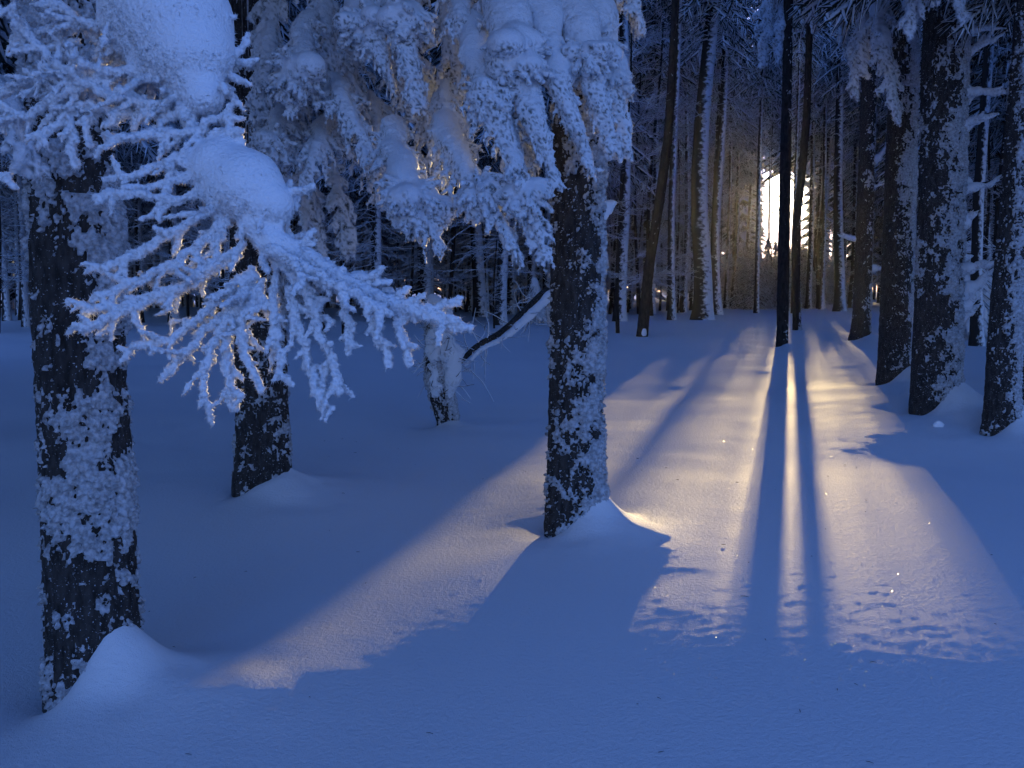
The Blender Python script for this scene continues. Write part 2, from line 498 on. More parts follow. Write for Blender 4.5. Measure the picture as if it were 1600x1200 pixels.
# ------------------------------------------------------------------ snow bodies: a distance field of capsules and lumps, meshed with surface nets
class Field:
    def __init__(s, h):
        s.h = h; s.prims = []
    def cap(s, a, b, ra, rb=None, flat=1.0):
        s.prims.append((np.asarray(a, float), np.asarray(b, float), float(ra), float(ra if rb is None else rb), flat))
    def path(s, pts, radii, flat=1.0):
        radii = np.broadcast_to(np.asarray(radii, float), (len(pts),))
        for i in range(len(pts) - 1):
            s.cap(pts[i], pts[i + 1], radii[i], radii[i + 1], flat)
    def mesh(s, name, k=.012, frost=.006, fscale=55.0, seed=0, lump=.0, keep_top=.75, bare=0.0, soft_r=.045):
        h = s.h
        lo = np.min([np.minimum(p[0], p[1]) - max(p[2], p[3]) for p in s.prims], 0) - 3 * h - .02
        hi = np.max([np.maximum(p[0], p[1]) + max(p[2], p[3]) for p in s.prims], 0) + 3 * h + .02
        n = np.ceil((hi - lo) / h).astype(int) + 1
        F = np.full(n, 1.0, dtype=np.float32)
        ax = [lo[i] + np.arange(n[i]) * h for i in range(3)]
        k0 = k
        for a, b, ra, rb, fl in s.prims:
            k = max(k0, .38 * min(ra, rb)) if min(ra, rb) > .045 else k0
            m = max(ra, rb) + k + 2 * h
            i0 = np.maximum(((np.minimum(a, b) - m - lo) / h).astype(int), 0)
            i1 = np.minimum(((np.maximum(a, b) + m - lo) / h).astype(int) + 2, n)
            X = ax[0][i0[0]:i1[0], None, None]; Y = ax[1][None, i0[1]:i1[1], None]; Zz = ax[2][None, None, i0[2]:i1[2]]
            ab = b - a
            L = float(ab @ ab) + 1e-12
            px, py, pz = X - a[0], Y - a[1], Zz - a[2]
            t = np.clip((px * ab[0] + py * ab[1] + pz * ab[2]) / L, 0, 1)
            ez = (pz - t * ab[2]) * fl
            d = np.sqrt((px - t * ab[0]) ** 2 + (py - t * ab[1]) ** 2 + ez * ez) - (ra + (rb - ra) * t)
            sub = F[i0[0]:i1[0], i0[1]:i1[1], i0[2]:i1[2]]
            hh = np.maximum(k - np.abs(sub - d), 0) / k
            sub[...] = np.minimum(sub, d) - hh * hh * k * .25
        neg = F < 0
        c = [(dx, dy, dz) for dx in (0, 1) for dy in (0, 1) for dz in (0, 1)]
        sl_ = lambda A, d: A[d[0]:n[0] - 1 + d[0], d[1]:n[1] - 1 + d[1], d[2]:n[2] - 1 + d[2]]
        cnt = sum(sl_(neg, d).astype(np.int8) for d in c)
        cells = np.argwhere((cnt > 0) & (cnt < 8))
        idx = np.full(n - 1, -1, dtype=np.int32)
        idx[tuple(cells.T)] = np.arange(len(cells))
        vals = np.stack([F[cells[:, 0] + d[0], cells[:, 1] + d[1], cells[:, 2] + d[2]] for d in c], 1)
        acc_ = np.zeros((len(cells), 3)); num = np.zeros(len(cells))
        cc = np.array(c, float)
        for e0 in range(8):
            for e1 in range(e0 + 1, 8):
                if abs(cc[e0] - cc[e1]).sum() != 1: continue
                v0, v1 = vals[:, e0], vals[:, e1]
                cross = (v0 < 0) != (v1 < 0)
                t = np.where(cross, v0 / np.where(cross, v0 - v1, 1), 0)
                acc_ += cross[:, None] * (cc[e0] + (cc[e1] - cc[e0]) * t[:, None])
                num += cross
        V = lo + (cells + acc_ / num[:, None]) * h
        g = np.stack([(vals * (cc[:, i] * 2 - 1)).sum(1) for i in range(3)], 1)
        g /= np.linalg.norm(g, axis=1, keepdims=True) + 1e-9
        quads = []
        for axn in range(3):
            d = [0, 0, 0]; d[axn] = 1
            A = neg; B = np.roll(neg, -1, axn)
            ch = np.argwhere((A != B))
            ok = np.ones(len(ch), bool)
            for i in range(3):
                ok &= (ch[:, i] > 0) & (ch[:, i] < n[i] - 1)
            ch = ch[ok]
            u, v = (axn + 1) % 3, (axn + 2) % 3
            def at(du, dv):
                q_ = ch.copy(); q_[:, u] -= du; q_[:, v] -= dv
                return idx[q_[:, 0], q_[:, 1], q_[:, 2]]
            Q = np.stack((at(1, 1), at(0, 1), at(0, 0), at(1, 0)), 1)
            flip = ~A[ch[:, 0], ch[:, 1], ch[:, 2]]
            Q[flip] = Q[flip][:, ::-1]
            quads.append(Q)
        Q = np.concatenate(quads)
        Q = Q[(Q >= 0).all(1)]
        if frost > 0:
            soft = np.zeros(len(V))
            for a, b, ra, rb, fl in s.prims:
                if min(ra, rb) < soft_r: continue
                ab = b - a; pv_ = V - a
                t = np.clip(pv_ @ ab / (ab @ ab + 1e-12), 0, 1)
                ev = (pv_ - t[:, None] * ab) * (1, 1, fl)
                soft = np.maximum(soft, smooth(.030, .002, np.linalg.norm(ev, axis=1) - (ra + (rb - ra) * t)))
            soft *= smooth(-.75, .1, g[:, 2])
            up = np.maximum(smooth(.45, .95, g[:, 2]) * keep_top, soft * .9)
            w = worley(V * fscale, seed)
            w2 = worley(V * fscale * .45, seed + 7)
            hollow = np.maximum(smooth(.60, .80, w), .8 * smooth(.62, .80, worley(V * fscale * 2.2, seed + 19))) * (1 - smooth(.1, .6, g[:, 2])) * bare * (1 - soft)
            V = V + g * ((frost * (.62 - w) * 1.6 + frost * 1.3 * (.6 - w2)) * (1 - up))[:, None]
        if lump > 0:
            V = V + g * (lump * fbm(V * 9, 2, seed + 3))[:, None]
        s.V, s.g, s.soft = V, g, (soft if frost > 0 else np.zeros(len(V)))
        me = mesh_quads(name, V, Q)
        if bare > 0 and frost > 0:
            at_ = me.attributes.new('bare', 'FLOAT', 'POINT')
            at_.data.foreach_set('value', hollow.astype(np.float32))
        return me

def rime(F, parent, mat, n, length, rad, seed):
    """fine frost needles bristling from a frosted body, joined as one part"""
    rs = np.random.default_rng(seed)
    p = (1 - F.soft) * (1.15 - np.clip(F.g[:, 2], -1, 1) * .6)
    p = np.clip(p, 0, None); p /= p.sum()
    i = rs.choice(len(F.V), n, p=p)
    d = F.g[i] + rs.normal(0, .55, (n, 3)) + np.array((0, 0, -.15))
    d /= np.linalg.norm(d, axis=1, keepdims=True)
    a = np.cross(d, rs.normal(0, 1, (n, 3))); a /= np.linalg.norm(a, axis=1, keepdims=True) + 1e-9
    b = np.cross(d, a)
    L = length * rs.uniform(.4, 1.25, (n, 1)); r = rad * rs.uniform(.7, 1.4, (n, 1))
    base = F.V[i] - d * rad
    c = [base + (a * math.cos(t) + b * math.sin(t)) * r for t in (0, 2.094, 4.189)]
    V = np.stack((*c, base + d * (L + rad)), 1).reshape(-1, 3)
    o4 = np.arange(n)[:, None] * 4
    T3 = np.concatenate((o4 + (0, 1, 3), o4 + (1, 2, 3), o4 + (2, 0, 3)))
    tag(link('frost_needles', mesh_quads('frost_needles', V, T3), mat, parent), None, None, None, 'stuff')

UP = np.array((0, 0, 1.0))
def unit(v):
    return v / (np.linalg.norm(v) + 1e-9)
def resample(pts, step):
    pts = np.asarray(pts, float)
    # smooth the control polyline, then take even steps along it
    t = np.arange(len(pts)); tt = np.linspace(0, len(pts) - 1, len(pts) * 8)
    p = np.stack([np.interp(tt, t, pts[:, i]) for i in range(3)], 1)
    for _ in range(6):
        p[1:-1] = (p[:-2] + p[1:-1] * 2 + p[2:]) / 4
    s = np.concatenate(([0], np.cumsum(np.linalg.norm(np.diff(p, axis=0), axis=1))))
    n = max(3, int(s[-1] / step) + 1)
    u = np.linspace(0, s[-1], n)
    return np.stack([np.interp(u, s, p[:, i]) for i in range(3)], 1), s[-1]

def side_of(tg):
    sd = np.cross(tg, UP)
    return unit(sd) if np.linalg.norm(sd) > .2 else np.array((1.0, 0, 0))
def bough_field(F, pts, width, thick, rs, twig=.010, spread=1.0, droop=.5, snow=.5, gap=.036, fringe=True, subs=True):
    """one drooping spruce bough: spine, side twigs on both sides, snow bedded on top, hanging tips"""
    sp, L = resample(pts, .04)
    n = len(sp)
    tan = np.gradient(sp, axis=0)
    nxt = 0.0
    s = 0.0
    vary = np.interp(np.arange(n), np.linspace(0, n - 1, max(3, n // 5)), rs.uniform(.65, 1.3, max(3, n // 5)))
    sway = np.interp(np.arange(n), np.linspace(0, n - 1, max(3, n // 4)), rs.uniform(-.4, .4, max(3, n // 4)))
    for i in range(n):
        t = i / (n - 1)
        tg = unit(tan[i])
        side = np.cross(tg, UP)
        if np.linalg.norm(side) < .35:
            side = np.cross(tg, np.array((.3, -1, .2)))
        side = unit(side)
        prof = (math.sin(math.pi * min(1, .18 + t * .80)) ** .7) * (1 - .25 * t)
        if i < n - 1:
            F.cap(sp[i], sp[i + 1], twig * 1.4, twig * 1.3)
            rr = thick * prof * vary[i]
            if rr > .012:
                off = side_of(tg) * sway[i] * thick
                F.cap(sp[i] + UP * rr * .35 + off, sp[i + 1] + UP * rr * .35 + off, rr, rr * .95, 1.25)
        s += L / n
        if s >= nxt:
            nxt = s + gap * rs.uniform(.7, 1.3)
            for sg in (-1, 1):
                ln = width * prof * rs.uniform(.45, 1.2) + .03
                d = unit(tg * rs.uniform(.45, .95) + side * sg * spread * rs.uniform(.7, 1.1) - UP * droop * rs.uniform(.1, .6))
                p0 = sp[i].copy()
                m = max(2, int(ln / .045))
                q = [p0]
                for j in range(m):
                    d = unit(d - UP * droop * .20 + rs.normal(0, .20, 3))
                    q.append(q[-1] + d * ln / m)
                q = np.array(q)
                rad = np.linspace(twig * 1.25, twig * .8, len(q)) * rs.uniform(.85, 1.2)
                F.path(q, rad)
                k = max(1, int(len(q) * .65))
                sr = thick * snow * prof * rs.uniform(.5, 1.0)
                if sr > twig:
                    F.path(q[:k + 1] + UP * sr * .4, np.linspace(sr, twig, k + 1), 1.2)
                if subs:
                    for j in range(1, len(q) - 1):
                        for _k in range(2):
                            dd = unit(d * .6 + rs.normal(0, .5, 3) + side * sg * rs.uniform(-1, 1) * .6 + tg * rs.uniform(-.2, 1.0) - UP * rs.uniform(.1, .9) * droop * 1.6)
                            F.cap(q[j], q[j] + dd * rs.uniform(.03, .09), twig * .95, twig * .75)
                if fringe and rs.random() < .8:
                    l2 = rs.uniform(.03, .09)
                    F.cap(q[-1], q[-1] - UP * l2 + rs.normal(0, .015, 3), twig, twig * .7)

# ------------------------------------------------------------------ far crowns and trunks (shared meshes)
def spruce_crown(name, h0, h1, rmax, rs, gap=.55, per=6, k=3, twigs=9, fat=1.0, arc=None):
    T = Tubes()
    z = h0
    while z < h1:
        f = (z - h0) / (h1 - h0)
        Lb = rmax * (1 - f) ** .75 * (.45 + .55 * min(1, f * 6 + .35)) + .15
        a0 = rs.uniform(0, 6.28)
        for b in range(per):
            a = a0 + b * 2 * math.pi / per + rs.normal(0, .25)
            if arc and (a - arc[0]) % 6.2832 > (arc[1] - arc[0]): continue
            L = Lb * rs.uniform(.65, 1.15)
            d = np.array((math.cos(a), math.sin(a), 0)); sd = np.array((-d[1], d[0], 0))
            m = 5
            t = np.linspace(0, 1, m)
            zz = z + rs.uniform(-.2, .2) - L * (.18 * t + .42 * t * t) + .16 * L * np.clip(t - .75, 0, 1)
            pts = d[None] * (t * L)[:, None]; pts[:, 2] = zz
            T.tube(pts, np.linspace(.05, .02, m) + .015 * L, k)
            for q in range(twigs):
                u = (q + rs.uniform(.3, 1)) / twigs
                base = np.array([np.interp(u, t, pts[:, i]) for i in range(3)])
                ln = (.25 + .42 * math.sin(math.pi * min(1, .15 + u * .8))) * min(1, L / 1.6) * rs.uniform(.7, 1.2)
                for sg in (-1, 1):
                    dd = unit(d * rs.uniform(.2, 1) + sd * sg * rs.uniform(.3, 1.1) + np.array((0, 0, -rs.uniform(.0, 1.1))) + rs.normal(0, .22, 3))
                    base = base + rs.normal(0, .05, 3)
                    e = base + dd * ln
                    T.tube(np.array((base, e - np.array((0, 0, ln * .2)))), (.042 * fat, .012 * fat), 3)
        z += gap * rs.uniform(.8, 1.2) * (1 - .45 * f)
    return T.mesh(name)
def whiskers(T, h0, h1, n, rs, lmax, r=.012):
    """dead, rime-coated twigs below a crown"""
    for _ in range(n):
        a = rs.uniform(0, 6.28); z = rs.uniform(h0, h1)
        L = lmax * rs.uniform(.3, 1)
        d = np.array((math.cos(a), math.sin(a), rs.uniform(-.25, .12)))
        p = [np.array((0, 0, z))]
        for j in range(4):
            d = unit(d + rs.normal(0, .14, 3) - UP * .05)
            p.append(p[-1] + d * L / 4)
            if j and L > .5:
                for sg in (-1, 1):
                    dd = unit(d + np.cross(d, UP) * sg * rs.uniform(.5, 1.2) + UP * rs.uniform(-.3, .1))
                    l2 = L * rs.uniform(.15, .35)
                    T.tube(np.array((p[-1], p[-1] + dd * l2 * .6, p[-1] + dd * l2 - UP * l2 * .15)), (r * .8, r * .7, r * .4), 3)
        T.tube(np.array(p), np.linspace(r * 1.3, r * .6, 5), 3)
def far_trunk(name, r, h, rs, k=10):
    zs = np.concatenate((np.linspace(-.6, 1.2, 7), np.linspace(1.8, h, 12)))
    th = np.arange(k) / k * 2 * math.pi
    Tt, Z = np.meshgrid(th, zs)
    Tt, Z = Tt.ravel(), Z.ravel()
    rr = r * (1 - .6 * np.clip(Z / h, 0, 1)) * (1 + .35 * np.exp(-np.clip(Z, 0, None) / .35)) * (1 + .06 * np.sin(3 * Tt + Z))
    wx = .10 * np.sin(Z * .35 + rs.uniform(0, 6)); wy = .10 * np.cos(Z * .31 + rs.uniform(0, 6))
    fade = np.clip(Z / 3, 0, 1)
    V = np.stack((np.cos(Tt) * rr + wx * fade, np.sin(Tt) * rr + wy * fade, Z), 1)
    return mesh_quads(name, V, shell_quads(len(zs), k))
rs0 = np.random.default_rng(5)
CROWNS = [spruce_crown('crown', 5.0 + i * .8, 17.5 + i, 2.6 + .3 * (i % 3), rs0, .42, 7, 3, 16) for i in range(3)]
HIGH_CROWNS = [spruce_crown('crown', 10.0 + i * .7, 18 + i, 2.2, rs0) for i in range(2)]
LOW_CROWN = spruce_crown('crown', 6.0, 17, 3.5, rs0, .34, 9, 3, 13, 1.7)  # extra dense crown above the view, shaped to shade the hollow
BACK_CROWN = spruce_crown('crown', 6.5, 17, 4.4, rs0, .32, 10, 3, 14, 2.0, (R(25), R(235)))  # one-sided crown, shaped to shade the hollow but not the hanging branch
NEAR_CROWN = spruce_crown('crown', 5.6, 15, 2.7, np.random.default_rng(404), .45, 7, 3, 26, .85)
for me in CROWNS + HIGH_CROWNS + [LOW_CROWN, BACK_CROWN, NEAR_CROWN]: me.materials.append(M_NEEDLE)
TRUNKS = [far_trunk('trunk', .17, 18, rs0) for i in range(4)]
for me in TRUNKS: me.materials.append(M_FARBARK)
WHISK = []
for i in range(4):
    T = Tubes(); whiskers(T, 1.2, 6.0 + i, 70, rs0, 1.7); WHISK.append(T.mesh('dead_twigs')); WHISK[-1].materials.append(M_TWIG)
HIGH_WHISK = []
for i in range(2):
    T = Tubes(); whiskers(T, 6.5, 10.5, 40, rs0, 1.4); HIGH_WHISK.append(T.mesh('dead_twigs')); HIGH_WHISK[-1].materials.append(M_TWIG)

exec_boughs = []
# ------------------------------------------------------------------ the near trees
def hero(name, key, label):
    x, y = HERO[key]
    return thing(name, label, 'tree', (x, y, gz(x, y)))
def local(root, p):
    return np.asarray(p, float) - np.array(root.location)
def high_crown(root, me, scale, z):
    o = link('crown', me, None, root)
    o.scale = (scale, scale, scale); o.location = (0, 0, z)
    return o

left = hero('spruce_tree', 'left', 'thick snow-plastered spruce at the left edge with a huge frosted branch hanging before it')
near_trunk(left, .215, 3.4, 16, 101, .0085, .0080, cover=.05, side=.50, lean=(-.006, 0), flare=.10, amp=1.25, patch=1.0, fine=.75, pf=(3.6, 3.0), low=.14)
middle = hero('spruce_tree', 'middle', 'snow-flecked spruce in the middle of the clearing under heavy snowy boughs')
near_trunk(middle, .205, 4.3, 16, 202, .0095, .0095, cover=-.20, side=.66, lean=(.004, 0), flare=.14, patch=.8, fine=1.0)
behind = hero('spruce_tree', 'behind', 'dark spruce trunk half hidden behind the frosted tip of the hanging branch')
near_trunk(behind, .23, 1.6, 17, 303, .013, .013, cover=-.28, side=.5, flare=.16)
r2 = hero('spruce_tree', 'r2', 'thick spruce with snow shelves on dead stubs, left of the slim border trunk')
near_trunk(r2, .285, 5.4, 17, 404, .015, .015, cover=.10, side=1.05, lean=(-.012, 0), flare=.08, amp=1.2)
r1 = hero('spruce_tree', 'r1', 'straight spruce with a snow stripe down its side, left of the trunk with snow shelves')
near_trunk(r1, .235, 5.2, 17, 505, .018, .018, cover=-.14, side=1.1, lean=(-.004, 0), flare=.10)
r3 = hero('spruce_tree', 'r3', 'slim straight trunk with fine snow speckles beside the right border')
near_trunk(r3, .175, 4.6, 15, 606, .014, .014, cover=.02, side=.9, bend=[(-1, 0, 0), (0, 0, 0), (1.2, .0, 0), (2.4, .06, 0), (4, .10, 0), (15, .4, 0)], flare=.15)
edge = hero('spruce_tree', 'edge', 'dark speckled trunk cut off by the right border behind the slim speckled one')
near_trunk(edge, .16, 3.6, 15, 616, .016, .016, cover=-.05, side=.7, flare=.1)
sun_a = hero('pine_tree', 'sun_a', 'taller and nearer of the two dark bare trunks that flank the sun')
near_trunk(sun_a, .138, 8, 17, 707, .03, .03, cover=-.75, side=.6, flare=.12, mat=M_BARK_CLEAN, lean=(-.006, 0))
sun_b = hero('pine_tree', 'sun_b', 'slightly bent dark trunk right behind and beside the one splitting the sun')
near_trunk(sun_b, .122, 8, 17, 717, .035, .035, cover=-.75, side=.6, flare=.12, mat=M_BARK_CLEAN,
           bend=[(-1, 0, 0), (0, 0, 0), (1.5, -.07, 0), (3.2, -.08, 0), (4.6, .04, 0), (6, .12, 0), (9, .14, 0), (17, .1, 0)])
stout = hero('spruce_tree', 'stout', 'stout flared trunk with sparse snow flecks standing right of the sun glow')
near_trunk(stout, .215, 7.5, 18, 727, .03, .03, cover=-.45, side=.8, flare=.30)
lean_t = hero('pine_tree', 'lean', 'thin dark trunk that leans and curves, with a round snow knob at its foot')
near_trunk(lean_t, .14, 8.5, 14, 737, .035, .035, cover=-.8, side=.5, flare=.1, mat=M_BARK_CLEAN,
           bend=[(-1, 0, 0), (0, 0, 0), (2, .18, 0), (3.6, .42, 0), (5.2, .62, 0), (7.2, .72, 0), (14, .95, 0)])
high_crown(left, BACK_CROWN, 1, 0)
high_crown(middle, LOW_CROWN, 1, .1)
high_crown(behind, LOW_CROWN, 1.25, -.8)
for root, i, sc_, z in ((r2, 3, .8, 1.2), (r1, 0, .85, 1.8), (r3, 2, .6, 2.2), (edge, 1, .6, 1.8)):
    high_crown(root, NEAR_CROWN, sc_, z)
for root, i in ((sun_a, 0), (sun_b, 1), (stout, 0)):
    high_crown(root, HIGH_CROWNS[i], .9, 0)

# snow knob on the foot of the leaning trunk
F = Field(.03); F.cap((.03, -.09, .10), (.04, -.10, .2), .09, .07); link('snow_cap', F.mesh('snow_cap', .03, .02, 20), M_SNOW, lean_t)

# ------------------------------------------------------------------ snowy boughs of the tree in the middle
def make_bough(root, spec, seed, h, **kw):
    rs = np.random.default_rng(seed)
    F = Field(h)
    frost = kw.pop('frost', .011); fscale = kw.pop('fscale', 46.0); k = kw.pop('k', .014); lump = kw.pop('lump', .008)
    pil = kw.pop('pillows', ())
    pts = [local(root, P(*p)) for p in spec]
    bough_field(F, pts, kw.pop('width'), kw.pop('thick'), rs, **kw)
    for px, py, d, r in pil:
        p = local(root, P(px, py, d))
        for _ in range(5):
            c = p + rs.normal(0, r * .38, 3) * (1, 1, .55)
            F.cap(c, c + rs.normal(0, r * .35, 3) * (1, 1, .3), r * rs.uniform(.5, .85), r * rs.uniform(.4, .8), 1.3)
        for _ in range(70):       # frosted needle tips hang out from under the snow
            d = unit(rs.normal(0, 1, 3) + np.array((0, -.3, -.75)))
            b0 = p + d * r * .75 * (1, 1, .9)
            F.cap(b0, b0 + unit(d - UP * .5) * rs.uniform(.05, .13), .022, .012)
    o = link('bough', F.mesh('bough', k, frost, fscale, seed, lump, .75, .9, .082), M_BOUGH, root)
    if spec[-1][2] < 15:
        rime(F, o, M_FINE, 1700, .016 if spec[-1][2] < 9 else .026, .0030 if spec[-1][2] < 9 else .005, seed)
    return o
B = [  # spine in pixels and metres, half width, snow thickness, pillows
    ([(905, -60, 7.3), (930, 60, 7.0), (955, 130, 6.8), (975, 235, 6.7)], .20, .13, ((935, 70, 6.85, .12), (950, 125, 6.75, .12))),
    ([(860, -60, 7.2), (905, 60, 6.7), (930, 130, 6.6), (955, 225, 6.5)], .17, .12, ((915, 90, 6.55, .11),)),
    ([(820, -70, 7.2), (850, 60, 6.6), (885, 160, 6.45), (925, 270, 6.4)], .17, .12, ()),
    ([(770, -70, 7.2), (800, 60, 6.5), (830, 170, 6.35), (868, 285, 6.3)], .19, .12, ((805, 70, 6.45, .17), (812, 100, 6.4, .14))),
    ([(740, 20, 7.0), (760, 130, 6.5), (790, 220, 6.35), (830, 330, 6.3), (850, 395, 6.3)], .26, .11, ((770, 150, 6.4, .12), (820, 300, 6.28, .12))),
    ([(690, 190, 7.0), (720, 260, 6.5), (765, 320, 6.35), (810, 395, 6.3)], .26, .09, ((750, 300, 6.35, .13),)),
    ([(610, 200, 7.1), (630, 270, 6.6), (655, 320, 6.4), (690, 385, 6.3)], .28, .10, ((640, 305, 6.4, .16), (655, 325, 6.4, .14))),
    ([(600, -40, 7.4), (620, 40, 6.9), (640, 100, 6.8), (655, 160, 6.75)], .20, .09, ((640, 30, 6.85, .15),)),
    ([(560, -30, 7.4), (575, 40, 7.0), (595, 90, 6.9), (612, 125, 6.9)], .18, .09, ((570, 45, 7.0, .13),)),
    ([(480, 30, 7.6), (470, 90, 7.2), (462, 130, 7.1), (455, 165, 7.1)], .22, .09, ((460, 115, 7.1, .16),)),
    ([(520, 120, 7.6), (540, 160, 7.2), (565, 215, 7.0), (590, 270, 6.95)], .22, .07, ()),
    ([(440, 170, 7.8), (430, 210, 7.4), (415, 240, 7.3), (410, 262, 7.3)], .24, .075, ((425, 225, 7.35, .10),)),
    ([(510, 190, 7.8), (500, 230, 7.3), (490, 260, 7.2), (480, 290, 7.2)], .24, .075, ()),
    ([(720, -50, 7.4), (715, 20, 6.9), (725, 50, 6.8), (740, 85, 6.8)], .20, .09, ()),
    ([(700, 130, 7.4), (690, 170, 7.1), (720, 190, 7.0), (735, 240, 6.95)], .18, .05, ()),
    ([(960, -60, 7.6), (975, -20, 7.4), (990, 10, 7.3), (1000, 35, 7.3)], .28, .07, ()),
]
B += [([(x0, y0 - 110, 8.0), (x0 + dx * .4, y0 - 50, 7.8), (x0 + dx * .8, y0, 7.7), (x0 + dx, y0 + 55, 7.7)], .30, .07, ())
      for x0, y0, dx in ((500, 90, 20), (545, 190, -10), (470, 210, -30), (610, 130, 30), (660, 230, 25), (700, 120, 20), (580, 260, 15), (760, 60, 30), (800, 250, 20), (640, 30, 0), (420, 150, -15))]
for i, (spec, w, t, pil) in enumerate(B):
    make_bough(middle, spec, 900 + i, .0118 if spec[0][2] < 7.75 else .0155, width=w, thick=t, pillows=pil, droop=.6)
print('boughs done')

# ------------------------------------------------------------------ the frosted branch hanging in front
F = Field(.0061)
rsb = np.random.default_rng(77)
def spray(pts, width, r=.0145, gap=.031, droop=.25, fat=0.0, ang=(.45, 1.0)):
    sp, L = resample([local(left, P(*p)) for p in pts], .03)
    n = len(sp)
    sp[1:-1] += rsb.normal(0, .005, (n - 2, 3))
    tan = np.gradient(sp, axis=0)
    F.path(sp, np.linspace(r * 1.3 + fat, r, n))
    view = np.array((0.1, -1, .25))
    nxt = gap * .5; s = 0; sg = 1
    for i in range(1, n - 1):
        s += L / (n - 1)
        if s < nxt: continue
        nxt = s + gap * rsb.uniform(.5, 1.4)
        sg = -sg if rsb.random() < .85 else sg
        t = i / (n - 1)
        tg = unit(tan[i])
        # twigs lie in a loose fan that tips towards the open clearing
        side = unit(np.cross(tg, unit(view + rsb.normal(0, .55, 3))))
        ln = width * (1 - .45 * t) * rsb.uniform(.25, 1.2) + .015
        d = unit(tg * rsb.uniform(.5, 1.3) + side * sg * rsb.uniform(*ang) + rsb.normal(0, .25, 3) - UP * droop * rsb.uniform(0, 1))
        q = [sp[i]]
        m = max(2, int(ln / .03))
        for j in range(m):
            d = unit(d - UP * .05 + rsb.normal(0, .20, 3))
            q.append(q[-1] + d * ln / m)
            if rsb.random() < .55 and ln > .06:
                d2 = unit(d * .8 + side * rsb.choice((-1, 1)) * .8 + rsb.normal(0, .35, 3) - UP * .15)
                F.cap(q[-1], q[-1] + d2 * rsb.uniform(.025, .07), r * .8, r * .5)
        F.path(np.array(q), np.linspace(r * 1.1, r * .55, len(q)) * rsb.uniform(.75, 1.2))
